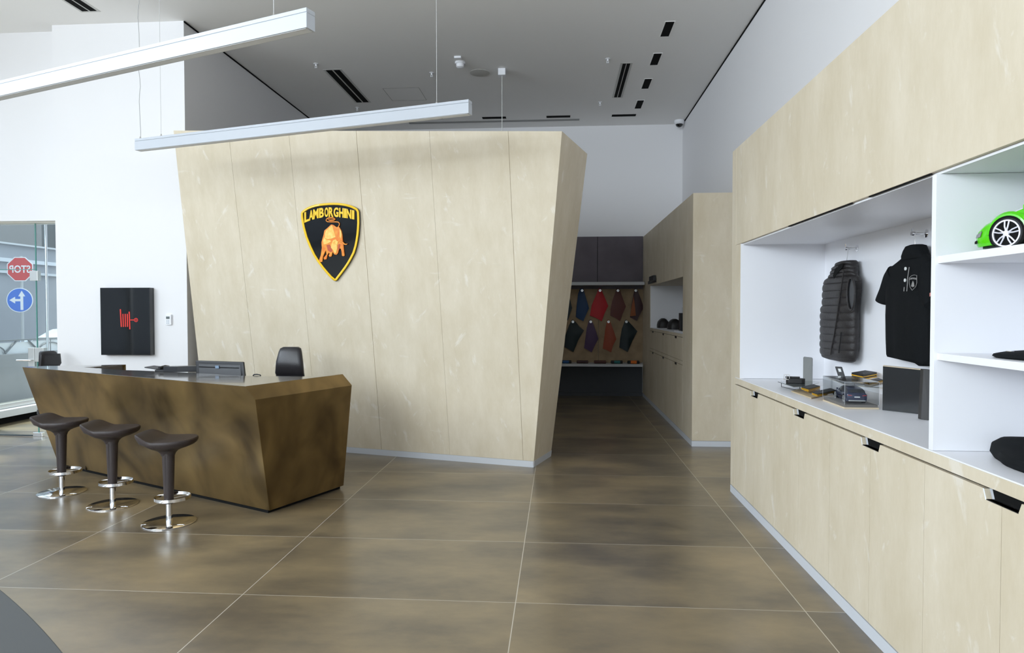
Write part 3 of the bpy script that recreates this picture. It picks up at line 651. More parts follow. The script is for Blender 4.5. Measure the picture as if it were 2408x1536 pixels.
# things in the far niche
zc = nz0+0.001
def bagshape(p, sx, sy, hgt, label, nm='leather_bag'):
    rings = []
    for z, kx, kz in ((0, 1, 1), (0.3, 1.03, 1), (0.65, .98, .85), (0.9, .8, .5), (1.0, .55, .2)):
        rings.append([V(p[0], p[1], zc+z*hgt)+V(sx*kz*math.copysign(abs(math.cos(a))**.5, math.cos(a)), sy*kx*math.copysign(abs(math.sin(a))**.5, math.sin(a)), 0) for a in [2*PI*i/20 for i in range(20)]])
    return tag(MB().loft(rings).build(nm, mat('black_bag_leather', (0.012, 0.010, 0.010), 0.5), smooth=True), label, 'bag')
b_ = Xp(1559, 770, 1.86); bagshape((1.86, b_.y), 0.10, 0.14, 0.17, 'rounded black leather bag at the left of the far niche')
b_ = Xp(1586, 770, 1.90); bagshape((1.90, b_.y), 0.11, 0.14, 0.17, 'black leather bag in the far niche beside the tall black box')
b_ = Xp(1596, 770, 1.79)
tag(MB().box(1.79, 1.88, b_.y-0.10, b_.y, zc, zc+0.27).build('gift_box', BLACK, bevel=0.003), 'tall narrow black box at the right of the far niche', 'box')
gp = thing('glass_display_box', 'clear glass box in the far niche behind the black bags', 'display case', (2.1, 10.3, zc))
MB().box(2.05, 2.056, 9.45, 11.2, zc, zc+0.36).box(2.056, 2.25, 11.194, 11.2, zc, zc+0.36).box(2.056, 2.25, 9.45, 9.456, zc, zc+0.36).build('glass_panel', ACR, gp)
MB().box(2.06, 2.20, 10.25, 10.50, zc, zc+0.35).build('card_insert', mat('pale_card', (0.45, 0.44, 0.40), 0.6), gp)
tag(MB().box(1.70, 1.78, 9.0, 9.9, zc, zc+0.012).build('booklet', LAM), 'white booklet lying at the front edge of the far niche', 'booklet')
pf = thing('small_frame', 'small white frame with dark picture on the far niche back', 'picture frame', (2.27, 9.4, 1.78))
fa = Xp(1597, 723, 2.24); MB().box(2.245, 2.279, 9.34, 9.66, fa.z-0.10, fa.z+0.14).build('frame', LAM, pf); MB().box(2.241, 2.245, 9.39, 9.61, fa.z-0.06, fa.z+0.02).build('picture', mat('slate_picture', (0.1, 0.09, 0.11), 0.5), pf)

# ------------------------------------------------------------------ back wall board, shelves, leather swatches
xb0, xb1 = -1.2, 1.61
lb = thing('swatch_board', 'tan pinboard holding the hanging leather swatches', 'board', (0.5, 13.14, 0.62))
xs5 = Yp(1407, 760, 13.13).x
MB().box(xb0, xs5-0.003, 13.12, 13.158, 0.66, 2.11).build('board_panel', TAN, lb)
MB().box(xs5+0.003, Yp(1516, 760, 13.12).x, 13.12, 13.158, 0.66, 2.11).build('board_panel', TAN, lb)
tag(MB().box(xb0, 1.628, 12.72, 13.099, 2.172, 2.232).build('wall_shelf', mat('grey_white_shelf', (0.55, 0.56, 0.58), 0.5), bevel=0.002), 'pale wall shelf above the hanging leather swatches', 'shelf')
tag(MB().box(xb0, 1.605, 12.72, 13.119, 0.610, 0.658).build('wall_shelf', MATS['grey_white_shelf'], bevel=0.002), 'pale wall shelf below the swatches, carrying small rolls', 'shelf')
SW = [
 ([(200,250),(232,300),(290,540),(225,730),(120,680),(150,400)], (0.006,0.016,0.022), 'dark green leather swatch half hidden at the left of the upper row', None),
 ([(410,250),(435,245),(460,255),(500,390),(545,545),(505,630),(460,740),(400,710),(345,675),(360,500),(380,330)], (0.010,0.045,0.13), 'navy blue leather swatch hanging in the upper row', None),
 ([(690,250),(710,245),(730,265),(790,400),(833,510),(775,630),(737,742),(650,690),(557,655),(585,500),(640,370)], (0.55,0.015,0.025), 'bright red leather swatch hanging in the upper row', None),
 ([(960,250),(985,245),(1010,270),(1055,400),(1100,520),(1050,630),(1012,738),(940,690),(865,655),(868,560),(890,450)], (0.13,0.036,0.028), 'brown leather swatch hanging in the upper row', None),
 ([(1232,250),(1245,243),(1275,270),(1330,420),(1367,535),(1310,640),(1265,735),(1210,705),(1160,680),(1185,500),(1210,350)], (0.045,0.012,0.016), 'folded plum leather swatch showing its tan underside', [(1218,365),(1232,480),(1250,655),(1200,662),(1163,665),(1190,500)]),
 ([(285,722),(300,716),(345,750),(400,820),(470,880),(420,960),(380,1030),(345,1120),(310,1205),(240,1160),(175,1130),(190,950),(240,810)], (0.004,0.014,0.018), 'black-green leather swatch at the left of the lower row', None),
 ([(545,725),(570,718),(600,760),(650,890),(685,1005),(640,1090),(585,1210),(520,1170),(470,1145),(490,1000),(510,840)], (0.07,0.032,0.095), 'purple leather swatch hanging in the lower row', None),
 ([(820,722),(840,715),(865,750),(915,880),(955,1010),(905,1110),(878,1207),(810,1175),(750,1150),(775,980),(790,850)], (0.34,0.065,0.025), 'rust orange leather swatch hanging in the lower row', None),
 ([(1090,725),(1105,717),(1140,745),(1210,820),(1272,890),(1230,970),(1200,1030),(1160,1120),(1125,1205),(1060,1165),(1000,1135),(1015,1000),(1040,850)], (0.004,0.014,0.018), 'black-green leather swatch at the right of the lower row', None)]
GR = [(200,280),(440,278),(710,278),(980,278),(1248,278),(302,748),(570,748),(838,748),(1108,748)]
def sp(x, y, Y): return Yp(1300+x/6.4, 640+y/6.4, Y)
for i, (poly, col, lab, fold) in enumerate(SW):
    base = sp(*GR[i], 13.10)
    t = thing('leather_swatch', lab, 'leather sample', (base.x, 13.11, base.z), 'leather swatches hung in two rows')
    g = sp(*GR[i], 13.08); cxp = sum(p[0] for p in poly)/len(poly); cyp = sum(p[1] for p in poly)/len(poly)
    mt = mat('leather_%s' % lab.split()[0].replace('-', '_'), col, 0.5)
    fr = [sp(x, y, 13.088-0.012*math.sin(x*0.03)) for x, y in poly]; c0 = sp(cxp, cyp, 13.06); n_ = len(fr)
    bk = [p+V(0, 0.006, 0) for p in fr]; c1 = c0+V(0, 0.006, 0)
    mb = MB().add(fr+[c0]+bk+[c1], [(k, (k+1)%n_, n_) for k in range(n_)]+[(n_+1+(k+1)%n_, n_+1+k, 2*n_+1) for k in range(n_)]+[(k, n_+1+k, n_+1+(k+1)%n_, (k+1)%n_) for k in range(n_)])
    lh = mb.build('leather_piece', mt, t, smooth=True)
    if fold: MB().prism([sp(x, y, 13.045) for x, y in fold], V(0, 0.006, 0)).build('folded_corner', mat('tan_leather', (0.30, 0.085, 0.02), 0.55), lh)
    MB().lathe([(0.010, 0), (0.024, 0), (0.026, 0.006), (0.024, 0.010), (0.010, 0.010)], g-V(0, 0.012, 0), 20, 'y').build('grommet', STEEL, t, smooth=True)
    MB().tube([g+V(0, 0.045, 0), g-V(0, 0.035, 0), g+V(0, -0.042, 0.010)], 0.006, 8).build('hook', CHROME, t, smooth=True)
for xa, xb_, col, band, bc_, lab in ((120, 280, (0.008, 0.012, 0.016), (150, 242), (0.01, 0.07, 0.20), 'black roll with blue band on the lower shelf'),
    (360, 533, (0.05, 0.018, 0.018), None, None, 'plum brown leather roll on the lower shelf'),
    (620, 803, (0.075, 0.022, 0.018), None, None, 'reddish brown leather roll in the middle of the lower shelf'),
    (875, 1053, (0.008, 0.012, 0.014), (925, 1015), (0.01, 0.14, 0.14), 'black roll with teal band on the lower shelf'),
    (1125, 1305, (0.008, 0.012, 0.014), (1175, 1265), (0.75, 0.16, 0.01), 'black roll with orange band at the right end of the shelf')):
    a = sp(xa, 1346, 12.85); b = sp(xb_, 1303, 12.85); zz = 0.659
    t = thing('leather_roll', lab, 'leather roll', ((a.x+b.x)/2, 12.88, zz), 'small leather rolls along the lower shelf')
    r_ = (b.z-a.z)/2*1.02
    rg = lambda x, k: [V(x, 12.88+k*1.25*r_*math.copysign(abs(math.cos(q))**.6, math.cos(q)), zz+r_+k*r_*math.copysign(abs(math.sin(q))**.6, math.sin(q))) for q in [2*PI*j/16 for j in range(16)]]
    MB().loft([rg(a.x, .8), rg(a.x+0.006, 1), rg(b.x-0.006, 1), rg(b.x, .8)]).build('roll_body', mat('roll_%d' % xa, col, 0.5), t, smooth=True)
    if band: u, v = sp(band[0], 1320, 12.83).x, sp(band[1], 1320, 12.83).x; MB().loft([rg(u, 1.03), rg(v, 1.03)]).build('band', mat('band_%d' % xa, bc_, 0.5), t, smooth=True)

# ------------------------------------------------------------------ ceiling fittings
def CZ(x, y, dz=0.0): return Zp(x, y, ZC-dz)
def z8(x, y): return (900+x/2.6756, y/2.6756)
def ceil_quad(mb, pts, dz, th): mb.prism([CZ(*p, dz) for p in pts], V(0, 0, th)); return mb
def rect_at(c, dx, dy, z, th, mb): return mb.box(c.x-dx/2, c.x+dx/2, c.y-dy/2, c.y+dy/2, z, z+th)
FRM = mat('diffuser_frame', (0.62, 0.62, 0.60), 0.6)
for (tl, br), lb in zip((((1790,135),(1775,228)), ((1715,335),(1705,408)), ((1658,495),(1647,557)), ((1610,630),(1602,682))), ('nearest to the camera', 'second from the camera', 'third from the camera', 'farthest back, nearest the dome camera')):
    p = CZ(*z8(tl[0]+16, tl[1])); q = CZ(*z8(br[0], br[1])); y0, y1 = sorted((p.y, q.y)); xc_ = (p.x+q.x)/2
    t = thing('recessed_slot_light', 'short black slot in the right ceiling row, '+lb, 'ceiling light', (xc_, (y0+y1)/2, ZC-0.004), 'row of short black ceiling slots')
    MB().box(xc_-0.055, xc_+0.055, y0, y1, ZC-0.004, ZC-0.0015).build('slot', GAP, t)
    MB().box(xc_-0.065, xc_-0.055, y0-0.01, y1+0.01, ZC-0.005, ZC-0.0005).box(xc_+0.055, xc_+0.065, y0-0.01, y1+0.01, ZC-0.005, ZC-0.0005).box(xc_-0.055, xc_+0.055, y1, y1+0.01, ZC-0.005, ZC-0.0005).box(xc_-0.055, xc_+0.055, y0-0.01, y0, ZC-0.005, ZC-0.0005).build('frame', CEIL, t)
def diffuser(x0, x1, y0, y1, lab):
    t = thing('slot_diffuser', lab, 'air vent', ((x0+x1)/2, (y0+y1)/2, ZC-0.004))
    w3_ = (x1-x0)
    MB().box(x0-0.03, x1+0.03, y0-0.03, y1+0.03, ZC-0.003, ZC-0.0005).build('frame', FRM, t)
    for k in (0, 1): MB().box(x0+w3_*(0.02+0.54*k), x0+w3_*(0.44+0.54*k), y0, y1, ZC-0.006, ZC-0.003).build('air_slot', GAP, t)
a = CZ(*z8(1500, 400)); b = CZ(*z8(1490, 610)); c = CZ(*z8(1455, 610)); diffuser(c.x, b.x+0.02, a.y, b.y, 'double slot air diffuser at the right of the ceiling')
a = CZ(2100/2.6756, 440/2.6756); b = CZ(2276/2.6756, 642/2.6756); xm = (a.x+b.x)/2; diffuser(xm-0.11, xm+0.11, a.y, b.y, 'double slot air diffuser above the shield emblem')
a = CZ(600/2.6756, 66/2.6756); b = CZ(490/2.6756, -40/2.6756); xm = (a.x+b.x)/2; 
t0, t1 = sorted((a.y, b.y)); diffuser(a.x-0.17, a.x+0.02, t0-0.6, a.y, 'double slot air diffuser at the top left of the ceiling')
for (xa, ya, xb_, yb_), lb in zip(((985, 275.5, 1041, 279.5), (1134, 275, 1190, 278.7), (1285, 272.2, 1341, 276), (1439, 269.3, 1495, 273)), ('leftmost, just behind the pendant bar', 'second from left, at the pendant cable', 'third from left', 'rightmost')):
    p = CZ(xa, (ya+yb_)/2); q = CZ(xb_, (ya+yb_)/2); ym = (p.y+q.y)/2
    tag(MB().box(p.x, q.x, ym-0.06, ym+0.06, ZC-0.005, ZC-0.0005).build('recessed_slot_light', GAP), 'short dark slot in the rear ceiling row, '+lb, 'ceiling light', 'cross row of ceiling slots at the back')
p = CZ(962, 289.5); q = CZ(1362, 284)
tag(MB().box(p.x, q.x, p.y-0.05, p.y+0.05, ZC-0.006, ZC-0.0005).build('curtain_track', mat('track_grey', (0.25, 0.25, 0.24), 0.5)), 'long thin grey track across the back of the ceiling', 'track')
# smoke detector, speaker, sensors, sprinklers, dome camera
c = CZ(1082, 146); t = thing('smoke_detector', 'round white smoke detector near the middle of the ceiling', 'smoke detector', c)
MB().lathe([(0.005, 0), (0.075, 0), (0.075, -0.03), (0.01, -0.03)], c, 24).build('mount', LAM, t, smooth=True)
MB().lathe([(0.01, -0.03), (0.06, -0.03), (0.055, -0.075), (0.03, -0.09), (0.005, -0.092)], c, 24).build('chamber', LAM, t, smooth=True)
c = CZ(1076.5, 133); tag(MB().box(c.x-0.05, c.x+0.05, c.y-0.03, c.y+0.03, ZC-0.03, ZC-0.0005).build('ceiling_sensor', LAM, bevel=0.006), 'small white box sensor just behind the smoke detector', 'sensor')
c = CZ(1128, 171); tag(MB().lathe([(0.005, -0.0005), (0.15, -0.0005), (0.152, -0.006), (0.145, -0.008), (0.005, -0.004)], c, 40).build('ceiling_speaker', mat('speaker_grille', (0.60, 0.59, 0.56), 0.8), smooth=True), 'flush round speaker grille in the ceiling', 'speaker')
for px, py, lb in ((1429, 141, 'right of the smoke detector by the double slot vent'), (1411, 243, 'towards the back right of the ceiling'), (1015, 174, 'left of the pendant cable box'), (743, 153, 'left of the diffuser above the emblem'), (840, 256, 'beyond the diffuser above the emblem')):
    c = CZ(px, py-3); t = thing('sprinkler', 'small white ceiling sprinkler '+lb, 'sprinkler', c, 'ceiling sprinklers')
    MB().lathe([(0.005, -0.0005), (0.035, -0.0005), (0.035, -0.006), (0.012, -0.010), (0.010, -0.035), (0.005, -0.035)], c, 16).build('escutcheon', LAM, t, smooth=True)
    MB().box(c.x-0.014, c.x-0.009, c.y-0.004, c.y+0.004, ZC-0.062, ZC-0.030).box(c.x+0.009, c.x+0.014, c.y-0.004, c.y+0.004, ZC-0.062, ZC-0.030).lathe([(0.003, -0.062), (0.020, -0.062), (0.020, -0.066), (0.003, -0.066)], c, 12).build('deflector', LAM, t)
c = CZ(1594, 288.5); c.y = min(c.y, 12.9); t = thing('dome_camera', 'white dome security camera in the far corner of the ceiling', 'security camera', c)
MB().lathe([(0.01, -0.0005), (0.095, -0.0005), (0.10, -0.03), (0.09, -0.06), (0.07, -0.075), (0.02, -0.08)], c, 28).build('housing', LAM, t, smooth=True)
MB().lathe([(0.068, -0.06), (0.066, -0.09), (0.05, -0.115), (0.02, -0.13), (0.003, -0.132)], c, 28).build('dome', BGLOSS, t, smooth=True)
# access panel outlines
mb = MB(); p0, p1 = CZ(900, 208), CZ(986, 208); q0, q1 = CZ(915, 237), CZ(1002, 237)
mb.box(p0.x, p1.x, p0.y-0.003, p0.y+0.003, ZC-0.002, ZC-0.0004).box(p1.x-0.003, p1.x+0.003, p0.y, q0.y, ZC-0.002, ZC-0.0004).box(p0.x-0.003, p0.x+0.003, p0.y, q0.y, ZC-0.002, ZC-0.0004).box(p0.x, p1.x, q0.y-0.003, q0.y+0.003, ZC-0.002, ZC-0.0004)
tag(mb.build('access_panel', mat('panel_joint', (0.3, 0.3, 0.29), 0.7)), 'flush square access hatch outlined in the ceiling', 'hatch')

# ------------------------------------------------------------------ pendant light bars
def pend(P0, P1, cables, label):
    d = (P1-P0).normalized(); s_ = V(d.y, -d.x, 0); z_ = V(0, 0, 1)
    t = thing('pendant_light', label, 'pendant light', (P0+P1)/2)
    L_ = (P1-P0).length; c = (P0+P1)/2
    MB().obox(c+V(0, 0, -0.060), d, s_, z_, L_, 0.075, 0.088).build('housing', LIGHTB, t, bevel=0.002)
    MB().obox(c+V(0, 0, 0.028), d, s_, z_, L_, 0.066, 0.004).build('groove', mat('groove_grey', (0.45, 0.48, 0.52), 0.5), t)
    MB().obox(c+V(0, 0, 0.032), d, s_, z_, L_, 0.075, 0.024).build('top_rail', LIGHTB, t, bevel=0.002)
    MB().obox(c+V(0, 0, -0.062), d, s_, z_, L_-0.03, 0.055, 0.003).build('diffuser', mat('opal_diffuser', (0.75, 0.77, 0.80), 0.5), t)
    for k, kind in cables:
        p = P0+(P1-P0)*k+V(0, 0, 0.056)
        if kind == 'steel': cb = MB().tube([p, V(p.x, p.y, ZC)], 0.0022, 6).build('suspension_cable', mat('steel_wire', (0.6, 0.6, 0.6), 0.4), t)
        else:
            n_ = 24; cb = MB().tube([V(p.x+0.006*math.sin(j*1.1), p.y+0.005*math.cos(j*1.7), p.z+(ZC-p.z)*j/n_) for j in range(n_+1)], 0.0028, 6).build('power_cord', mat('clear_cord', (0.42, 0.42, 0.42), 0.4), t)
        MB().lathe([(0.004, -0.004), (0.010, -0.004), (0.010, 0.012), (0.004, 0.03)], p, 10).build('cable_grip', CHROME, cb)
B1a, B1b = Zp(731, 45.5, 3.4), Zp(0, 213, 3.4); B1b = B1a+(B1b-B1a)*1.35
def kx(P0, P1, px):
    lo, hi = 0.0, 1.0
    def X_(k): q = P0+(P1-P0)*k-EYE; return 1204+F*q.dot(RT)/q.dot(FW)
    for _ in range(40):
        m_ = (lo+hi)/2
        if (X_(m_) > px) == (X_(0) > X_(1)): lo = m_
        else: hi = m_
    return lo
pend(B1a, B1b, [(kx(B1a, B1b, 644), 'steel'), (0.93, 'steel')], 'white linear pendant bar nearest the camera, running out at left')
B2a, B2b = Zp(1106, 252, 3.4), Zp(324, 341.5, 3.4)
pend(B2a, B2b, [(kx(B2a, B2b, 1027), 'steel'), (kx(B2a, B2b, 330), 'cord'), (kx(B2a, B2b, 379), 'steel')], 'white linear pendant bar hanging in front of the emblem wall')
c = CZ(1180.5, 163); t = thing('pendant_lamp', 'pendant cable with square white ceiling box dropping behind the emblem wall', 'pendant', c)
MB().box(c.x-0.055, c.x+0.055, c.y-0.055, c.y+0.055, ZC-0.10, ZC-0.0005).build('canopy', LAM, t, bevel=0.004)
cb = MB().tube([c+V(0, 0, -0.1), V(c.x, c.y, 2.65)], 0.006, 8).build('cord', mat('pale_cord', (0.65, 0.65, 0.62), 0.5), t)
MB().lathe([(0.01, 0), (0.06, 0), (0.06, 0.18), (0.01, 0.18)], V(c.x, c.y, 2.47), 20).build('lamp_shade', LAM, t)

# ------------------------------------------------------------------ clothes in the niche
def garment(rows, xm, depth, name, mt, parent, quilt=None, nseg=36, seed=1):
    # rows: (z, y_left(far), y_right(near), depth factor)
    rnd = random.Random(seed); rings = []; zs = [r[0] for r in rows]; N_ = 150 if quilt else 44
    def interp(z):
        for i in range(len(rows)-1):
            if rows[i][0] >= z >= rows[i+1][0]:
                k = (rows[i][0]-z)/max(1e-6, rows[i][0]-rows[i+1][0]); k2 = k
                return [rows[i][j]+(rows[i+1][j]-rows[i][j])*k2 for j in (1, 2, 3)]
        return rows[-1][1:]
    for i in range(N_+1):
        z = zs[0]+(zs[-1]-zs[0])*i/N_; a, b, dk = interp(z); cy0, hw = (a+b)/2, abs(a-b)/2
        q = 0.0
        if quilt: ph = (zs[0]-z)/quilt; q = abs(math.sin(PI*ph))**0.5; q = (q-0.6)*0.013
        ring = []
        for k in range(nseg):
            t = 2*PI*k/nseg; c, s = math.cos(t), math.sin(t)
            dp = depth*dk/2
            yy = cy0+(hw+q*0.3)*math.copysign(abs(c)**0.75, c)
            fold = 0.006*math.sin(yy*38+seed)*min(1, (zs[0]-z)*2) if not quilt else 0.004*math.sin(yy*20+2)
            xx = xm-(dp+(q if s > 0 else 0))*math.copysign(abs(s)**0.8, s)-(fold if s > 0 else 0)
            ring.append(V(xx, yy, z))
        rings.append(ring)
    return MB().loft(rings).build(name, mt, parent, smooth=True)
VESTM = mat('quilted_black_nylon', (0.020, 0.017, 0.017), 0.5, bump=0.3, bscale=90)
XV = 2.243
def vx(x, y): return Xp(x/4.517+1900, y/4.517+540, XV)
def px_(x, y): return Xp(x/4.267+2050, y/4.267+520, XV)
vs0 = thing('quilted_vest', 'black quilted sleeveless vest hanging in the white niche', 'vest', vx(410, 330))
rows = []
for y, xl, xr, dk in ((490,240,505,.5),(520,205,530,.7),(560,187,540,.85),(650,190,530,1),(800,186,515,1),(840,166,512,1),(920,160,510,1),(1100,160,507,1),(1250,157,503,1),(1340,155,495,.9),(1375,170,485,.7),(1395,240,465,.5)):
    a = vx(xl, y); b = vx(xr, y); rows.append((vx((xl+xr)/2, y).z, a.y, b.y, dk))
garment(rows, XV, 0.135, 'vest_body', VESTM, vs0, quilt=0.0585)
rows = []
for y, xl, xr, dk in ((332,385,475,.75),(350,345,482,.95),(400,292,490,1.0),(450,272,498,.95),(500,236,512,.7)):
    rows.append((vx((xl+xr)/2, y).z, vx(xl, y).y, vx(xr, y).y, dk))
garment(rows, XV, 0.125, 'collar', VESTM, vs0, quilt=0.03)
mb = MB(); hole = []
for i in range(28):
    t = 2*PI*i/28; hole.append((458+40*math.cos(t), 685+170*math.sin(t)))
mb.prism([Xp(x/4.517+1900, y/4.517+540, XV-0.074) for x, y in hole], V(0.012, 0, 0)); mb.build('armhole_lining', mat('shiny_black_lining', (0.008, 0.009, 0.011), 0.3), vs0)
MB().tube([Xp(x/4.517+1900, y/4.517+540, XV-0.078) for x, y in hole+[hole[0]]], 0.007, 8).build('armhole_binding', VESTM, vs0, smooth=True)
MB().tube([Xp(x/4.517+1900, y/4.517+540, XV-0.074) for x, y in ((378,430),(365,540),(345,660),(325,800),(305,950),(282,1100),(258,1220),(240,1330))], [0.006]*8, 8).build('zip_flap', VESTM, vs0, smooth=True)
MB().tube([Xp(x/4.517+1900, y/4.517+540, XV-0.073) for x, y in ((352,1090),(340,1200),(325,1310))], 0.004, 6).build('pocket_zip', BLACK, vs0, smooth=True)
MB().prism([Xp(x/4.517+1900, y/4.517+540, XV-0.066) for x, y in ((270,490),(290,420),(340,370),(375,360),(370,400),(310,470),(280,520))], V(-0.004, 0, 0)).build('collar_opening', GAP, vs0)
polo = thing('polo_shirt', 'black polo shirt with white buttons and small shield badge', 'polo shirt', px_(440, 240))
BLKC = mat('black_cotton', (0.008, 0.009, 0.010), 0.85, spec=0.15, bump=0.15, bscale=300)
rows = []
for y, xl, xr, dk in ((345,335,548,.5),(400,268,585,.7),(450,205,610,.85),(520,160,618,.9),(600,150,620,.95),(700,160,615,1),(850,172,590,1),(950,168,576,1),(1200,177,574,1),(1370,178,573,.9),(1390,192,572,.85),(1402,300,571,.8),(1425,480,566,.7),(1455,512,545,.5)):
    rows.append((px_((xl+xr)/2, y).z, px_(xl, y).y, px_(xr, y).y, dk))
garment(rows, XV, 0.12, 'shirt_body', BLKC, polo, seed=3)
rows = []
for y, xl, xr, dk in ((237,415,480,.6),(250,385,503,.9),(290,362,515,1),(340,338,540,1),(380,325,560,.8)):
    rows.append((px_((xl+xr)/2, y).z, px_(xl, y).y, px_(xr, y).y, dk))
garment(rows, XV, 0.11, 'collar', BLKC, polo)
def loftpoly(secs, nm, mt, par, off0=-0.055, th=0.11):
    mb = MB(); rings = []
    for a, b in secs:
        pa, pb = px_(*a), px_(*b); c = (pa+pb)/2; h = (pa-pb)/2
        rings.append([c+h*math.cos(t)+V(th/2*math.sin(t), 0, 0) for t in [2*PI*i/20 for i in range(20)]])
    return mb.loft(rings).build(nm, mt, par, smooth=True)
loftpoly([((205,450),(300,620)),((165,515),(240,760)),((130,640),(200,840)),((95,735),(182,848)),((84,772),(172,846))], 'sleeve', BLKC, polo)
loftpoly([((600,400),(520,620)),((628,470),(530,780)),((640,600),(550,860)),((640,720),(590,880)),((638,800),(605,885))], 'sleeve', BLKC, polo)
BT = mat('pearl_button', (0.75, 0.76, 0.74), 0.3)
for x, y in ((343,478),(338,594)):
    p = Xp(x/4.267+2050, y/4.267+520, XV-0.070); MB().lathe([(0.002, 0), (0.011, 0), (0.011, -0.005), (0.002, -0.005)], p, 16, 'x').build('button', BT, polo)
GREYL = mat('grey_piping', (0.30, 0.29, 0.28), 0.6)
MB().tube([Xp(x/4.267+2050, y/4.267+520, XV-0.069) for x, y in ((376,462),(362,560),(357,640),(352,705))], 0.0025, 6).build('placket_piping', GREYL, polo)
MB().tube([Xp(x/4.267+2050, y/4.267+520, XV-0.069) for x, y in ((326,662),(323,705))], 0.0025, 6).build('placket_piping', GREYL, polo)
bdg = [(376,570),(400,548),(425,541),(452,545),(452,620),(440,660),(405,695),(385,665),(376,620)]
bo_ = MB().tube([Xp(x/4.267+2050, y/4.267+520, XV-0.070) for x, y in bdg+[bdg[0]]], 0.0016, 6).build('shield_badge', GREYL, polo)
MB().prism([Xp(x/4.267+2050, y/4.267+520, XV-0.0695) for x, y in ((415,600),(424,620),(430,655),(415,662),(398,655),(405,625))], V(-0.002, 0, 0)).build('badge_motif', GREYL, bo_)
mb = MB(); text_into(mb, 'LAMBORGHINI', lambda u, v: Xp((380+u*68)/4.267+2050, (590-v*18-6*math.sin(PI*u))/4.267+520, XV-0.070), V(-0.001, 0, 0)); mb.build('badge_lettering', GREYL, bo_)
MB().prism([Xp(x/4.267+2050, y/4.267+520, XV-0.062) for x, y in ((583,722),(604,715),(603,750),(583,757))], V(-0.002, 0, 0)).build('sleeve_tag', mat('tag_red_white', (0.65, 0.25, 0.22), 0.6), polo)
for pf_, hk, tp, nm, cd in ((vx, (410, 195), (410, 330), 'clothes hanger of the vest', 0), (px_, (420, 120), (435, 240), 'clothes hanger of the shirt', 1)):
    sc_ = 4.517 if pf_ is vx else 4.267; ox, oy = (1900, 540) if pf_ is vx else (2050, 520)
    P3 = lambda x, y, X_: Xp(x/sc_+ox, y/sc_+oy, X_)
    h = P3(hk[0]+15, hk[1]+5, XV)
    k0 = thing('coat_hook', 'chrome double peg holding the '+('vest' if cd == 0 else 'polo shirt'), 'hook', V(XN, h.y, h.z), 'chrome pegs on the niche back')
    MB().lathe([(0.004, 0.0), (0.026, 0.0), (0.026, -0.008), (0.004, -0.010)], V(XN+0.001, h.y, h.z), 20, 'x').build('wall_plate', CHROME, k0, smooth=True)
    MB().tube([V(XN, h.y, h.z), V(XV-0.02, h.y, h.z)], 0.007, 10).build('peg', CHROME, k0, smooth=True)
    MB().lathe([(0.003, 0), (0.014, 0), (0.014, -0.012), (0.003, -0.012)], V(XV-0.010, h.y, h.z), 16, 'x').tube([V(XV-0.016, h.y, h.z), V(XV-0.016, h.y, h.z+0.035)], 0.006, 8).build('end_stop', CHROME, k0, smooth=True)
    g = thing('clothes_hanger', 'dark clothes hanger carrying the '+('quilted vest' if cd == 0 else 'black polo shirt'), 'hanger', V(XV, h.y, h.z-0.10), 'hangers on the niche pegs')
    b = P3(tp[0], tp[1]+40, XV)
    hk_pts = [V(XV, h.y+0.012, h.z+0.004), V(XV, h.y+0.004, h.z+0.0095), V(XV, h.y-0.008, h.z+0.004), V(XV, h.y-0.006, h.z-0.012), V(XV, h.y+0.002, h.z-0.03), V(XV, b.y, b.z+0.02), V(XV, b.y, b.z)]
    MB().tube(hk_pts, 0.0022, 8).build('wire_hook', STEEL, g, smooth=True)
    MB().tube([V(XV, b.y-0.13, b.z-0.08), V(XV, b.y-0.05, b.z-0.02), V(XV, b.y, b.z), V(XV, b.y+0.05, b.z-0.02), V(XV, b.y+0.13, b.z-0.08)], [0.008, 0.012, 0.018, 0.012, 0.008], 8).build('shoulder_bar', BLACK, g, smooth=True)

# ------------------------------------------------------------------ goods on the counter
ZK = zK+0.001
def z6(x, y, z=None): return Zp(1820+x/6.02, 820+y/6.02, ZK if z is None else z)
WAL = mat('black_wallet_leather', (0.014, 0.013, 0.013), 0.55, bump=0.1, bscale=400)
# glass riser with belt and card
r1 = thing('glass_riser', 'low dark glass riser under the coiled belt', 'display stand', z6(250, 520))
zr = ZK+0.045
q = [z6(55, 475, zr), z6(280, 545, zr), z6(430, 540, zr), z6(640, 490, zr), z6(540, 465, zr), z6(200, 462, zr)]
q = [q[0], q[1], q[2], q[3], q[4], q[5]]
MB().prism(q, V(0, 0, 0.004)).build('glass_top', mat('smoked_glass', (0.10, 0.12, 0.12), 0.08, coat=0.5), r1)
a, b, c2 = z6(105, 540), z6(290, 583), z6(365, 578)
MB().tube([a+V(0, 0, .044), a, b, c2+V(0, 0, 0.0), c2+V(0.01, 0.02, .044)], 0.003, 6).build('wire_frame', mat('dark_wire', (0.08, 0.08, 0.08), 0.4, 0.5), r1)
MB().tube([q[4]+V(0, 0, 0), V(q[4].x, q[4].y, ZK)], 0.003, 6).build('wire_leg', MATS['dark_wire'], r1)
be = thing('leather_belt', 'coiled black leather belt with square steel buckle', 'belt', z6(300, 485, zr+0.004))
c = z6(305, 487, zr+0.0045)
axd = (z6(445, 490, zr)-z6(175, 480, zr)); axd.z = 0; lenb = axd.length*0.5; axd.normalize(); ayd = V(-axd.y, axd.x, 0)
rings = []
for k in range(2):
    pass
outer = []
for i in range(26):
    t = -PI/2+PI*i/25; outer.append(c+axd*(lenb-0.03)+axd*0.03*math.cos(t)*1+ayd*0.035*math.sin(t))
for i in range(26):
    t = PI/2+PI*i/25; outer.append(c-axd*(lenb-0.03)+axd*0.03*math.cos(t)+ayd*0.035*math.sin(t))
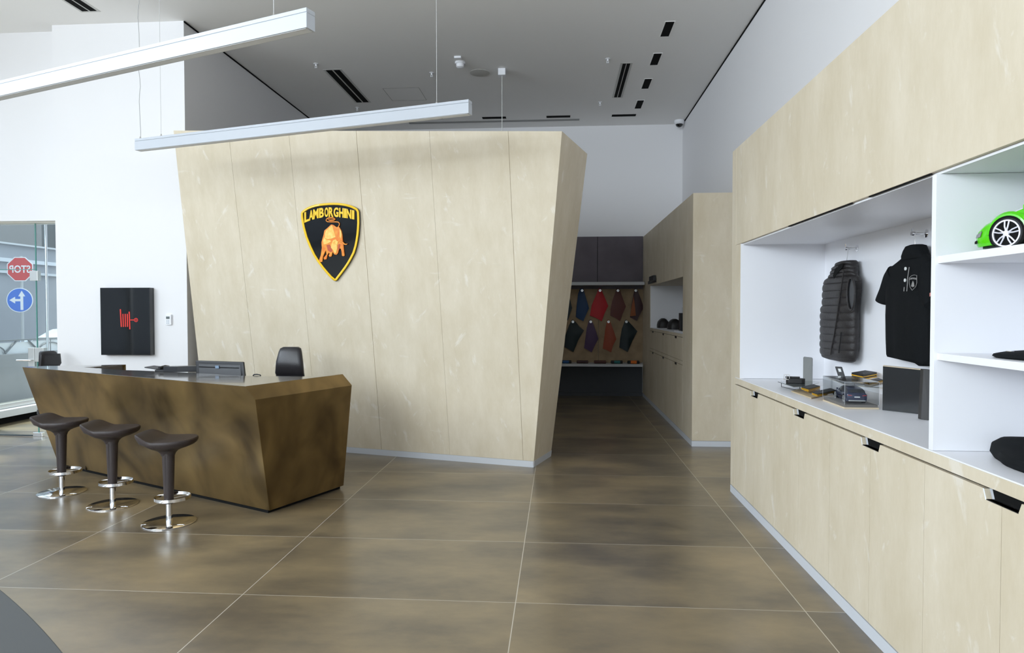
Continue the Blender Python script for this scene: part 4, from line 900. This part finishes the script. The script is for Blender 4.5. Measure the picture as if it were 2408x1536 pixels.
MB().prism(outer, V(0, 0, 0.036)).build('belt_coil', WAL, be, bevel=0.003)
MB().obox(c-axd*0.02+V(0, 0, 0.0365), axd, ayd, (V(0, 0, 1)+axd*0.0), lenb*1.5, 0.034, 0.012).build('belt_end', WAL, be, bevel=0.003)
bc0 = c-axd*(lenb+0.005)+ayd*0.0+V(0, 0, 0.045); fr = []
upb = V(0, 0, 1); 
mb = MB()
for (du, dv, su, sv) in ((0, -0.019, 0.036, 0.005), (0, 0.019, 0.036, 0.005), (-0.019, 0, 0.005, 0.043), (0.019, 0, 0.005, 0.043), (0, 0, 0.004, 0.038)):
    mb.obox(bc0-ayd*0.03+axd*(du+0.01)+upb*(dv-sv/2), axd, ayd, upb, su, 0.006, sv)
mb.build('buckle', CHROME, be, bevel=0.001)
ca = z6(410, 470, ZK); cb2 = z6(540, 485, ZK)
wv = (cb2-ca); wv.z = 0; zz = Yp(1820+415/6.02, 820+115/6.02, ca.y).z
tag(MB().prism([ca, cb2, V(cb2.x, cb2.y, zz-0.012), V(cb2.x-0.006, cb2.y, zz-0.002), V(ca.x+0.006, ca.y, zz), V(ca.x, ca.y, zz-0.008)], V(0.01, 0.018, 0)).build('display_card', mat('grey_card', (0.20, 0.205, 0.20), 0.5), bevel=0.002), 'tall plain grey card standing behind the belt', 'display card')
# acrylic risers
rA = thing('acrylic_riser', 'low clear riser with pale edge under two small wallets', 'display stand', z6(530, 650))
zA_ = ZK+0.03
qa = [z6(245, 612), z6(530, 712), z6(700, 690), z6(700, 600), z6(420, 560)]
qa = [z6(245, 612), z6(530, 712), z6(760, 655), z6(460, 560)]
MB().prism(qa, V(0, 0, 0.008)).build('base_plate', mat('pale_wood_edge', (0.55, 0.44, 0.28), 0.5), rA)
wa = [z6(380, 575, zA_), z6(560, 665, zA_), z6(900, 585, zA_), z6(650, 530, zA_)]
MB().prism(wa, V(0, 0, 0.003)).build('top_sheet', ACR, rA)
mb = MB()
for p in (wa[0]*0.85+wa[2]*0.15, wa[1]*0.85+wa[3]*0.15, wa[2]*0.8+wa[0]*0.2): mb.box(p.x-0.003, p.x+0.003, p.y-0.003, p.y+0.003, ZK+0.008, zA_)
mb.build('support', ACR, rA)
def wallet(pts, z, hgt, label, name='wallet', thick2=None):
    P_ = [z6(x, y, z) for x, y in pts]; c = sum(P_, V(0, 0, 0))/len(P_)
    t = thing(name, label, 'wallet', c, 'black and yellow wallets')
    def ins(k): return [c+(p-c)*k for p in P_]
    up1 = V(0, 0, 1)
    MB().prism([p+up1*0.001 for p in ins(1)], V(0, 0, hgt*.18)).build('yellow_edge', YELE, t)
    MB().prism([p+up1*(0.001+hgt*.18) for p in ins(.96)], V(0, 0, hgt*.26)).build('inner_leaf', WAL, t)
    MB().prism([p+up1*(0.001+hgt*.44) for p in ins(1)], V(0, 0, hgt*.18)).build('yellow_edge', YELE, t)
    MB().prism([p+up1*(0.001+hgt*.62) for p in ins(.985)], V(0, 0, hgt*.38)).build('cover', WAL, t, bevel=0.002)
    l = c+V(0, 0, 0.0015+hgt)+(P_[1]-c)*0.45
    MB().box(l.x-0.006, l.x+0.006, l.y-0.004, l.y+0.004, l.z, l.z+0.001).build('metal_badge', CHROME, t)
    return t
wallet([(385,575),(490,605),(655,560),(560,535)], zA_+0.003, 0.016, 'small black wallet with yellow edges nearest the belt')
wallet([(535,650),(615,680),(885,620),(800,590)], zA_+0.003, 0.016, 'black wallet with yellow edges just left of the dark car model')
rB = thing('acrylic_riser', 'large clear acrylic riser carrying the folded wallet and phone case', 'display stand', z6(1200, 600))
zB = ZK+0.115
cx0, cy0 = 1.99, 4.53
qb = [V(1.93, 4.87, zB), V(1.86, 4.42, zB), V(2.10, 4.18, zB), V(2.24, 4.55, zB), V(2.20, 4.80, zB)]
MB().prism(qb, V(0, 0, 0.004)).build('top_sheet', ACR, rB)
MB().tube(qb+[qb[0]], 0.0018, 6).build('polished_edge', mat('warm_edge', (0.55, 0.48, 0.33), 0.3), rB)
mb = MB()
for p in (qb[0], qb[1], qb[2], qb[3]): pp = p*0.92+V(2.06, 4.53, zB)*0.08; mb.box(pp.x-0.004, pp.x+0.004, pp.y-0.004, pp.y+0.004, ZK, zB)
mb.build('support', ACR, rB)
wallet([(1095,410),(1260,445),(1460,405),(1290,375)], zB+0.0045, 0.036, 'thick folded black wallet with yellow lining on the clear riser')
wallet([(1275,490),(1350,515),(1550,470),(1480,445)], zB+0.0045, 0.014, 'flat black wallet with yellow edges next to the black panel')
pc = thing('phone_case', 'black phone case leaning upright behind the car model case', 'phone case', z6(975, 450, zB+0.005))
b0, b1 = z6(925, 446, zB+0.0045), z6(1026, 452, zB+0.0045)
hh2 = 0.092; lean2 = V(-0.022, 0.02, hh2)
dv = (b1-b0); e1 = lean2
cq = [b0, b1, b1+e1, b0+e1]
sh_ = z6(880, 275, zB)  # top left guide
MB().prism(cq, V(0.004, 0.010, 0)).build('case_back', BLACK, pc, bevel=0.003)
cc = b0+dv*0.32+e1*0.62
MB().prism([cc+dv*.0+e1*0, cc+dv*.38, cc+dv*.38+e1*.24, cc+e1*.24], V(-0.001, -0.003, 0)).build('camera_window', mat('white_window', (0.7, 0.72, 0.72), 0.4), pc, bevel=0.001)
rg_ = []
bl = thing('leather_bracelet', 'black coiled leather strap lying behind the car model case', 'strap', z6(960, 525, ZK+0.06))
bl.location.z = ZK
ORG[bl.name] = Vector(bl.location)
cB = V(1.955, 4.60, ZK)
MB().tube([cB+V(0.09*math.cos(t)*0.8, 0.15*math.sin(t), 0.035+0.006*math.sin(2*t)) for t in [2*PI*i/28 for i in range(29)]], 0.012, 8).build('strap_coil', WAL, bl, smooth=True)
MB().prism([cB+V(0.05*math.cos(t), 0.11*math.sin(t), 0) for t in [2*PI*i/20 for i in range(20)]], V(0, 0, 0.046)).build('strap_cushion', mat('dark_cushion', (0.05, 0.045, 0.04), 0.6), bl, bevel=0.006)

# car shape builder: profile stations along length l (x forward 0..1), returns body mesh parts in a local frame
def model_car(name, label, cat, org, fx, fy, L_, col, rimcol, suv=False):
    """org = ground centre, fx = forward unit, fy = left unit"""
    t = thing(name, label, cat, org); o = Vector(org); Wd = L_*(0.425 if not suv else 0.40); Ht = L_*(0.258 if not suv else 0.335)
    def W(x, y, z): return o+fx*(x*L_)+fy*(y*Wd)+V(0, 0, z*Ht)
    if not suv:   # wedge sports car; x from rear -0.5 to nose 0.5 ; (x, bottom, waist, top-of-body)
        prof = [(-.50,.30,.55,.70),(-.485,.18,.55,.76),(-.42,.12,.56,.80),(-.32,.12,.56,.80),(-.20,.12,.56,.74),(0,.12,.55,.66),(.12,.12,.58,.70),(.22,.12,.60,.735),(.30,.12,.60,.725),(.37,.12,.56,.69),(.43,.11,.48,.60),(.47,.10,.40,.49),(.495,.10,.31,.37),(.51,.12,.20,.26)]
        wd = [.42,.46,.49,.5,.49,.47,.48,.495,.5,.495,.48,.45,.40,.34]
        cab = [(-.36,.80,.84),(-.22,.76,.96),(-.08,.70,1.02),(.06,.70,1.02),(.18,.71,.92),(.31,.725,.75)]
        wx, wr = (.305, -.285), .245*Ht*1.0/0.5*0.5
        wr = 0.082*L_
    else:
        prof = [(-.50,.30,.55,.60),(-.49,.16,.56,.66),(-.45,.13,.57,.68),(-.36,.13,.57,.68),(-.2,.13,.56,.66),(0,.13,.55,.64),(.2,.13,.54,.62),(.32,.13,.52,.60),(.42,.13,.48,.55),(.48,.13,.40,.46),(.5,.17,.30,.34)]
        wd = [.42,.47,.49,.5,.49,.48,.485,.49,.485,.44,.38]
        cab = [(-.485,.62,.68),(-.40,.66,.86),(-.28,.66,.95),(-.08,.65,1.0),(.06,.64,.97),(.16,.63,.82),(.28,.60,.64)]
        wx, wr = (.31, -.30), .085*L_
    paint = mat('paint_%d' % int(col[1]*1000), col, 0.25, coat=0.6)
    rings = []
    for (x, b, m_, tp), hw in zip(prof, wd):
        rings.append([W(x, -hw*.92, b), W(x, -hw, b+(m_-b)*.35), W(x, -hw, m_), W(x, -hw*.93, m_+(tp-m_)*.6), W(x, -hw*.72, tp), W(x, 0, tp*1.02), W(x, hw*.72, tp), W(x, hw*.93, m_+(tp-m_)*.6), W(x, hw, m_), W(x, hw, b+(m_-b)*.35), W(x, hw*.92, b)])
    body = MB().loft(rings).build('body', paint, t, smooth=True)
    # fender arches: thick half torus tubes
    for x in wx:
        for s in (-1, 1):
            fr_ = []
            for i in range(17):
                a = PI*i/16; d = fx*math.cos(a)+V(0, 0, math.sin(a)); cc = o+fx*(x*L_)+V(0, 0, wr)
                fr_.append([cc+d*(wr*1.10)+fy*s*Wd*.38, cc+d*(wr*1.12)+fy*s*Wd*.507, cc+d*(wr*1.24)+fy*s*Wd*.505, cc+d*(wr*1.40)+fy*s*Wd*.47, cc+d*(wr*1.35)+fy*s*Wd*.38])
            MB().loft(fr_).build('fender', paint, body, smooth=True)
            # dark well
            cc = o+fx*(x*L_)+V(0, 0, wr)
            dsk = [cc+fx*math.cos(a)*wr*1.13+V(0, 0, math.sin(a)*wr*1.13) for a in [2*PI*i/32 for i in range(32)]]
            dsk = [V(p.x, p.y, max(p.z, o.z+0.10*Ht)) for p in dsk]
            MB().prism([p+fy*s*Wd*.38 for p in dsk], fy*s*Wd*.1215).build('wheel_well', GAP, body)
    rings = []
    for x, b, tp in cab:
        wb = .43; wt_ = .43-(tp-b)*.28
        rings.append([W(x, -wb, b*.97), W(x, -wb*.98, b), W(x, -wt_, tp-.03), W(x, -wt_*.8, tp), W(x, wt_*.8, tp), W(x, wt_, tp-.03), W(x, wb*.98, b), W(x, wb, b*.97)])
    cabn = MB().loft(rings).build('cabin', paint, t, smooth=True)
    gl = mat('car_window_tint', (0.02, 0.025, 0.03), 0.08, coat=0.5)
    for s in (-1, 1):
        pts = []
        idx = range(1, len(cab)-1)
        for i in idx: x, b, tp = cab[i]; pts.append(W(x, s*(.425), b+.03)+fy*s*0.004)
        for i in reversed(list(idx)): x, b, tp = cab[i]; wt_ = .43-(tp-b)*.28; pts.append(W(x, s*(wt_+.012), tp-.06)+fy*s*0.004)
        MB().prism(pts, -fy*s*0.006).build('side_window', gl, cabn)
        mp_ = W(cab[-2][0]+.02, s*.50, cab[-2][1]+.05)
        MB().obox(mp_, fx, fy, V(0, 0, 1), .035*L_, .09*Wd, .09*Ht).build('wing_mirror', paint, t, bevel=L_*.006)
    (xa, ba, ta_), (xb2, bb, tb_) = cab[-2], cab[-1]
    wv_ = .43-(ta_-ba)*.28
    MB().prism([W(xa, -wv_*.85, ta_)+V(0,0,.004), W(xa, wv_*.85, ta_)+V(0,0,.004), W(xb2, .36, tb_)+V(0,0,.004), W(xb2, -.36, tb_)+V(0,0,.004)], V(0, 0, -.003)).build('windscreen', gl, cabn)
    (xa, ba, ta_), (xb2, bb, tb_) = cab[1], cab[0]
    MB().prism([W(xa, -.30, ta_-.02)+V(0,0,.004)-fx*.004, W(xa, .30, ta_-.02)+V(0,0,.004)-fx*.004, W(xb2, .34, tb_+.02)+V(0,0,.003)-fx*.004, W(xb2, -.34, tb_+.02)+V(0,0,.003)-fx*.004], V(0, 0, -.003)).build('rear_window', gl, cabn)
    # wheels
    rim = mat('rim_%d' % int(rimcol[1]*1000), rimcol, 0.35, 0.3)
    for x in wx:
        for s in (-1, 1):
            c = o+fx*(x*L_)+V(0, 0, wr)+fy*s*Wd*.445; ax = fy*s
            def rr2(r, off, n=36): return [c+fx*math.cos(a)*r+V(0, 0, math.sin(a)*r)+ax*off for a in [2*PI*i/n for i in range(n)]]
            tw = Wd*.075
            ty = MB().loft([rr2(wr*.8, -tw), rr2(wr*.98, -tw), rr2(wr, -tw*.8), rr2(wr, tw*.6), rr2(wr*.97, tw*.85), rr2(wr*.85, tw*.85), rr2(wr*.82, tw*.5), rr2(wr*.2, tw*.2)]).build('wheel', mat('rubber', (0.02, 0.02, 0.022), 0.7), t, smooth=True)
            MB().loft([rr2(wr*.86, tw*.5), rr2(wr*.87, tw*.95), rr2(wr*.78, tw*.95), rr2(wr*.77, tw*.4)], cap=False).build('rim_ring', rim, ty, smooth=True)
            sp_ = MB()
            for k in range(5):
                a = 2*PI*k/5+0.35; 
                for da in (-.17, .17):
                    d1_ = fx*math.cos(a+da*.2)+V(0, 0, math.sin(a+da*.2)); d2 = fx*math.cos(a+da*1.35)+V(0, 0, math.sin(a+da*1.35)); d3 = fx*math.cos(a+da)+V(0, 0, math.sin(a+da))
                    sp_.tube([c+d1_*wr*.12+ax*tw*.9, c+d2*wr*.45+ax*tw*.95, c+d3*wr*.8+ax*tw*.85], [wr*.055, wr*.05, wr*.05], 8)
            sp_.build('spokes', rim, ty, smooth=True)
            MB().loft([rr2(wr*.2, tw*.6, 16), rr2(wr*.18, tw*1.0, 16), rr2(wr*.06, tw*1.02, 16)]).build('hub', rim, ty, smooth=True)
    # lights, bumper
    if suv:
        for s in (-1, 1):
            MB().prism([W(-.502, s*.25, .50), W(-.502, s*.44, .52), W(-.500, s*.44, .56), W(-.502, s*.25, .54)], -fx*.002).build('tail_light', mat('tail_red', (0.45, 0.03, 0.03), 0.3), t)
        MB().prism([W(-.503, -.13, .40), W(-.503, .13, .40), W(-.503, .13, .46), W(-.503, -.13, .46)], -fx*.002).build('number_plate', mat('plate_white', (0.8, 0.8, 0.8), 0.4), t)
        MB().obox(W(-.50, 0, .17), fx, fy, V(0, 0, 1), .02*L_, .80*Wd, .07*Ht).build('rear_skid', mat('silver_skid', (0.7, 0.7, 0.68), 0.3, 0.6), t, bevel=0.002)
    else:
        for s in (-1, 1):
            MB().prism([W(.44, s*.478, .42), W(.475, s*.45, .36), W(.485, s*.435, .29), W(.45, s*.475, .30)], fy*s*.003).build('headlight', mat('headlamp', (0.25, 0.25, 0.27), 0.15), t)
            MB().prism([W(.475, s*.448, .24), W(.495, s*.42, .22), W(.495, s*.42, .17), W(.475, s*.448, .17)], fy*s*.003).build('air_intake', GAP, t)
        MB().obox(W(.40, 0, .06), fx, fy, V(0, 0, 1), .14*L_, .72*Wd, .05*Ht).build('front_splitter', BLACK, t)
    return t
# dark SUV model in clear case
caseF = z6(1000, 855); caseL = z6(690, 740); caseR = z6(1390, 850)
ea = (caseL-caseF).normalized(); eb = (caseR-caseF); eb = (eb-ea*eb.dot(ea)).normalized()
la, lb_ = (caseL-caseF).length, 0.20
cs = thing('model_display_case', 'clear acrylic case over the dark car model on the counter', 'display case', caseF+ea*la/2+eb*lb_/2)
cc = caseF+ea*la/2+eb*lb_/2
MB().obox(cc, ea, eb, V(0, 0, 1), la, lb_, 0.010).build('plinth_edge', mat('pale_wood', (0.60, 0.50, 0.36), 0.5), cs)
MB().obox(cc+V(0, 0, 0.0101), ea, eb, V(0, 0, 1), la-0.012, lb_-0.012, 0.016).build('plinth', mat('grey_plinth', (0.16, 0.15, 0.14), 0.5), cs)
hc_ = 0.165; tk = 0.0025
for k, (c_, sa, sb) in enumerate(((cc-eb*(lb_/2-tk/2), la, tk), (cc+eb*(lb_/2-tk/2), la, tk), (cc-ea*(la/2-tk/2), tk, lb_-2*tk), (cc+ea*(la/2-tk/2), tk, lb_-2*tk))):
    MB().obox(c_+V(0, 0, 0.0265), ea, eb, V(0, 0, 1), sa, sb, hc_-0.0265).build('acrylic_side', ACR, cs)
MB().obox(cc+V(0, 0, hc_), ea, eb, V(0, 0, 1), la, lb_, 0.002).build('acrylic_lid', ACR, cs)
mb = MB(); ED = mat('acrylic_edge', (0.50, 0.51, 0.54), 0.2)
cor = [cc+ea*(la/2)*i+eb*(lb_/2)*j for i, j in ((-1,-1),(1,-1),(1,1),(-1,1))]
for i in range(4):
    mb.tube([cor[i]+V(0, 0, .0265), cor[i]+V(0, 0, hc_)], 0.0009, 6).tube([cor[i]+V(0, 0, hc_), cor[(i+1)%4]+V(0, 0, hc_)], 0.0009, 6)
mb.build('acrylic_edges', ED, cs)
fxv = (ea*1.0+eb*0.10).normalized(); fyv = V(-fxv.y, fxv.x, 0)
model_car('model_car', 'dark blue SUV model car inside the clear case', 'model car', cc+V(0, 0, 0.0262)-ea*0.0, fxv, fyv, min(0.30, la*0.86), (0.012, 0.02, 0.06), (0.5, 0.5, 0.5), True)
# green sports car on the shelf
wc = Xp(2368, 554.6, 1.66)
zs_ = 1.912; Lg = 0.70
model_car('model_car', 'bright green sports car model on the top right shelf', 'model car', V(1.913, 2.483, zs_), V(-0.40, 0.9165, 0), V(-0.9165, -0.40, 0), 0.72, (0.09, 0.58, 0.006), (0.75, 0.73, 0.80), False)
# black panels
bl_, br_ = z6(1535, 870), z6(2085, 930)
tl_ = Yp(1820+1555/6.02, 820+250/6.02, bl_.y)
pd = (br_-bl_); pd.z = 0
hgt = tl_.z-ZK
pn = thing('black_panel', 'large square black panel leaning against the niche divider', 'panel', (bl_+br_)/2)
e2 = bl_+pd*1.17
MB().prism([bl_, e2, e2+V(0, 0, hgt*0.96), bl_+V(0, 0, hgt)], V(0.02, 0.03, 0)).build('panel_board', mat('satin_black', (0.008, 0.009, 0.010), 0.22), pn)
MB().prism([bl_+V(0, 0, hgt+.0005), e2+V(0, 0, hgt*0.96+.0005), e2+V(0.02, 0.03, hgt*0.96+.0005), bl_+V(0.02, 0.03, hgt+.0005)], V(0, 0, 0.004)).build('pale_edge', MATS['pale_wood'], pn)
g0, g1 = z6(2078, 1003), z6(2205, 1016)
zt_ = Yp(1820+2110/6.02, 820+290/6.02, g0.y).z
tag(MB().prism([g0, g1, V(g1.x, g1.y, zt_), V(g0.x+0.01, g0.y, zt_)], V(0.0, 0.03, 0)).build('presentation_box', mat('charcoal_card', (0.035, 0.033, 0.033), 0.45), bevel=0.002), 'charcoal box standing between the black panel and the divider', 'box')
# black folded items on right shelves
def blob(pts_top, base, zf, label, name, cat, thick=0.03, mt=BLKC):
    return
sh2z = 1.500
def flat_item(name, label, cat, cx_, cy_, z, rx, ry, h, seed, extra=None):
    t = thing(name, label, cat, (cx_, cy_, z)); rnd = random.Random(seed); rings = []
    ph = [rnd.random()*6 for _ in range(4)]
    for kz, kr in ((0, .92), (.25, 1.0), (.6, .97), (.85, .82), (1.0, .5), (1.02, .1)):
        ring = []
        for i in range(40):
            a = 2*PI*i/40; w_ = 1+0.06*math.sin(3*a+ph[0])+0.04*math.sin(5*a+ph[1])
            r_ = kr*w_; hz = h*kz*(1+0.18*math.sin(2*a+ph[2])*min(1, kz*1.5))
            ring.append(V(cx_+rx*r_*math.copysign(abs(math.cos(a))**.8, math.cos(a)), cy_+ry*r_*math.copysign(abs(math.sin(a))**.8, math.sin(a)), z+hz))
        rings.append(ring)
    MB().loft(rings).build('fabric_body', BLKC, t, smooth=True); return t
p = Xp(2298, 827, 1.66)
t = flat_item('baseball_cap', 'black folded cap lying on the middle right shelf', 'cap', 1.76, p.y-0.20, 1.4995, 0.10, 0.20, 0.028, 2)
MB().obox(V(1.70, p.y-0.13, 1.524), V(1, 0, 0), V(0, 1, 0), V(0, 0, 1), 0.012, 0.03, 0.003).build('metal_badge', CHROME, t, bevel=0.001)
p = Zp(2290, 1043, zK+0.04)
t = flat_item('baseball_cap', 'black cap with grey piping lying on the counter at right', 'cap', 1.84, 2.60, zK+0.0005, 0.13, 0.26, 0.085, 5)
MB().tube([V(1.705+0.02*abs(k-3)/3, 2.52+0.0*k, 0)+V(0.012*k, 0.01*math.sin(k), zK+0.025+0.012*k-0.0007*k*k) for k in range(7)], 0.0022, 6).build('piping', GREYL, t)
t = flat_item('leather_strap', 'small black item at the front edge of the right counter', 'accessory', 1.66, 2.33, zK+0.0005, 0.03, 0.08, 0.015, 8)

# ------------------------------------------------------------------ curved grey counter at lower left
cX, cY, rC = -6.1716, -4.2948, 7.7016
def arc(r, n=40, a0=None, a1=None): return [V(cX+r*math.cos(a0+(a1-a0)*i/(n-1)), cY+r*math.sin(a0+(a1-a0)*i/(n-1)), 0) for i in range(n)]
aa0 = math.atan2(1.30-cY, -0.98-cX); aa1 = math.atan2(2.42-cY, -2.35-cX)
tb_ = thing('curved_table', 'dark grey table edge curving through the lower left corner', 'table', V(-2.0, 1.5, 0))
out = arc(rC, 40, aa0, aa1); inn = arc(rC-0.75, 40, aa0, aa1)
MB().prism([V(p.x, p.y, 0.70) for p in out+inn[::-1]], V(0, 0, 0.02)).build('table_top', mat('dark_grey_laminate', (0.085, 0.09, 0.092), 0.6), tb_, bevel=0.004)
MB().prism([V(p.x, p.y, 0.66) for p in arc(rC-0.03, 40, aa0, aa1)+arc(rC-0.72, 40, aa0, aa1)[::-1]], V(0, 0, 0.04)).build('apron', BLACK, tb_)
for r_, a_ in ((rC-0.12, aa0+0.03), (rC-0.12, aa1-0.03), (rC-0.62, aa0+0.03), (rC-0.62, aa1-0.03)):
    q = V(cX+r_*math.cos(a_), cY+r_*math.sin(a_), 0); MB().lathe([(0.02, 0), (0.02, 0.66)], q, 16).build('leg', STEEL, tb_, smooth=True)

# ------------------------------------------------------------------ outside, beyond the facade
GZ = -0.35
ASPH = mat('asphalt', (0.16, 0.16, 0.165), 0.9, noise=0.3, nscale=3)
PAVE = mat('pale_paving', (0.42, 0.40, 0.36), 0.9, noise=0.2, nscale=2)
struct(KB().box(-60, XL-0.1, -30, 90, GZ-0.1, GZ).build('ground_street', ASPH))
struct(KB().box(-10.6, XL-0.1, -30, 60, GZ, -0.06).build('ground_pavement', PAVE))
def X_(px, py, v): return Xp(px, py, v)
# parapet wall with fence
XF = -10.9
zp = Xp(20, 834.5, XF).z
tag(MB().box(XF-0.25, XF, 5, 40, GZ, zp).build('parapet_wall', mat('grey_render', (0.30, 0.30, 0.31), 0.8, noise=0.15, nscale=2)), 'low grey wall under the railing beyond the glass', 'wall')
fn = thing('street_railing', 'white backed metal railing with arched bars outside the glass', 'railing', (XF-0.12, 16, zp))
zft = Xp(20, 803, XF-0.1).z
MB().box(XF-0.14, XF-0.10, 9, 32, zft, zft+0.03).build('top_rail', mat('grey_iron', (0.16, 0.17, 0.18), 0.5), fn)
MB().box(XF-0.16, XF-0.15, 9, 32, zp+0.002, zft-0.03).build('backing_panel', mat('white_backing', (0.75, 0.76, 0.78), 0.6), fn)
mb = MB()
for i in range(14):
    y0 = 10+i*1.5
    mb.tube([V(XF-0.12, y0, zft), V(XF-0.12, y0+0.28, zp+0.02)], 0.018, 6).tube([V(XF-0.12, y0+1.2, zft), V(XF-0.12, y0+0.92, zp+0.02)], 0.018, 6)
    mb.tube([V(XF-0.12, y0+0.6+0.32*math.cos(a), zp+0.02+0.17*math.sin(a)) for a in [PI*k/12 for k in range(13)]], 0.014, 6)
    mb.tube([V(XF-0.12, y0+0.6, zp), V(XF-0.12, y0+0.6, zft)], 0.008, 6)
mb.build('scroll_bars', MATS['grey_iron'], fn)
# building over the street
XBb = -20.0
t = thing('street_building', 'long grey building with pale cornice bands across the street', 'building', (XBb-2, 26, GZ))
zt0 = Xp(0, 569, XBb).z
MB().box(XBb-5, XBb, -30, 60, GZ, zt0).build('facade', mat('grey_facade', (0.33, 0.34, 0.37), 0.8, noise=0.12, nscale=0.6), t)
for py0, py1, cc_ in ((606, 615, (0.62, 0.64, 0.68)), (636, 642, (0.55, 0.57, 0.60)), (569, 573, (0.55, 0.56, 0.58))):
    za, zb_ = Xp(0, py0, XBb).z, Xp(0, py1, XBb).z
    MB().box(XBb, XBb+0.15, 8, 60, zb_, za).build('cornice_band', mat('band_%d' % py0, cc_, 0.7), t)
for yy in (14, 20, 26, 34):
    MB().box(XBb, XBb+0.06, yy, yy+2.2, 0.2, 1.9).build('window', mat('street_window', (0.05, 0.06, 0.07), 0.2), t)
t = thing('tower_block', 'tall darker building rising behind the grey street building', 'building', (-34, 44, GZ))
MB().box(-40, -30, 14, 36.5, GZ, 14).build('facade', mat('mid_grey_facade', (0.19, 0.185, 0.18), 0.8), t)
MB().box(-40, -30, 36.5, 46, GZ, 14).build('facade', mat('dark_facade', (0.02, 0.028, 0.028), 0.7), t)
MB().box(-40, -30, 46, 70, GZ, 14).build('facade', mat('warm_grey_facade', (0.20, 0.185, 0.17), 0.8), t)
# signs on a pole
def ofs(px, py, D): d = ray(px, py); return EYE+d*D
SD = 17.5
pc_ = ofs(47, 633, SD); vd = (pc_-EYE); vd.z = 0; vd.normalize(); sr_ = V(vd.y, -vd.x, 0)   # right as seen
fc = (vd*0.86+sr_*0.50).normalized(); sr2 = V(fc.y, -fc.x, 0)
def face_poly(c, pts, off, th, mt, nm, par): MB().prism([c+sr2*x+V(0, 0, z)-fc*off for x, z in pts], fc*th).build(nm, mt, par)
pl = thing('sign_pole', 'grey pole carrying the two road signs outside', 'pole', V(pc_.x, pc_.y, GZ))
MB().lathe([(0.035, 0), (0.035, pc_.z+0.35-GZ)], V(pc_.x, pc_.y, GZ)+fc*0.06, 16).build('pole', mat('galvanised', (0.45, 0.46, 0.47), 0.5, 0.3), pl, smooth=True)
R8 = 0.345
st_ = thing('stop_sign', 'red octagonal stop sign with mirrored lettering, standing in for a reflection in the glass', 'road sign', V(pc_.x, pc_.y, pc_.z-0.3))
def octa(r): return [(r*math.cos(PI/8+PI/4*i), r*math.sin(PI/8+PI/4*i)) for i in range(8)]
face_poly(pc_, octa(R8), 0.0, 0.01, mat('sign_white', (0.8, 0.8, 0.82), 0.5), 'sign_border', st_)
face_poly(pc_, octa(R8*.93), 0.004, 0.004, mat('sign_red', (0.60, 0.05, 0.05), 0.5), 'sign_face', st_)
mb = MB(); text_into(mb, 'STOP', lambda u, v: pc_+sr2*(0.26-0.52*u)+V(0, 0, -0.10+0.20*v)-fc*0.008, -fc*0.003, 0.02); mb.build('sign_lettering', MATS['sign_white'], st_)  # letters run backwards: a reflection in the glass, modelled as a solid sign
c2_ = ofs(45, 706, SD)
c2_ = V(pc_.x, pc_.y, c2_.z)-sr2*0.02
bs = thing('direction_sign', 'round blue road sign with white arrows below the stop sign', 'road sign', V(c2_.x, c2_.y, c2_.z-0.3))
cir = lambda r: [(r*math.cos(2*PI*i/40), r*math.sin(2*PI*i/40)) for i in range(40)]
face_poly(c2_, cir(.325), 0.0, 0.01, MATS['sign_white'], 'sign_border', bs)
face_poly(c2_, cir(.305), 0.004, 0.004, mat('sign_blue', (0.04, 0.16, 0.62), 0.5), 'sign_face', bs)
AR = [(0.02,-.26),(0.09,-.26),(0.09,0.10),(0.14,0.10),(0.055,.25),(-0.03,.10),(0.02,.10),(0.02,0.03),(-0.11,0.03),(-0.11,.09),(-.25,0.0),(-.11,-.09),(-.11,-.03),(0.02,-.03)]
face_poly(c2_, AR, 0.008, 0.004, MATS['sign_white'], 'arrow', bs)
# silver parked car
def street_car():
    o = V(-14.6, 19.0, GZ)
    fx = V(0, -1, 0); fy = V(1, 0, 0)
    return model_car('parked_car', 'silver car parked beyond the railing outside', 'car', o, fx, fy, 4.6, (0.62, 0.68, 0.76), (0.4, 0.4, 0.42), True)
street_car()
# pale column beside the glass outside
a = Yp(102, 560, 9.6)
tag(MB().lathe([(0.018, 0), (0.018, 3.6)], V(Yp(110, 700, 9.6).x, 9.6, 0), 16).build('steel_post', mat('bright_post', (0.75, 0.77, 0.8), 0.25, 0.8), smooth=True), 'bright slim steel post standing just beyond the glass screen', 'post')
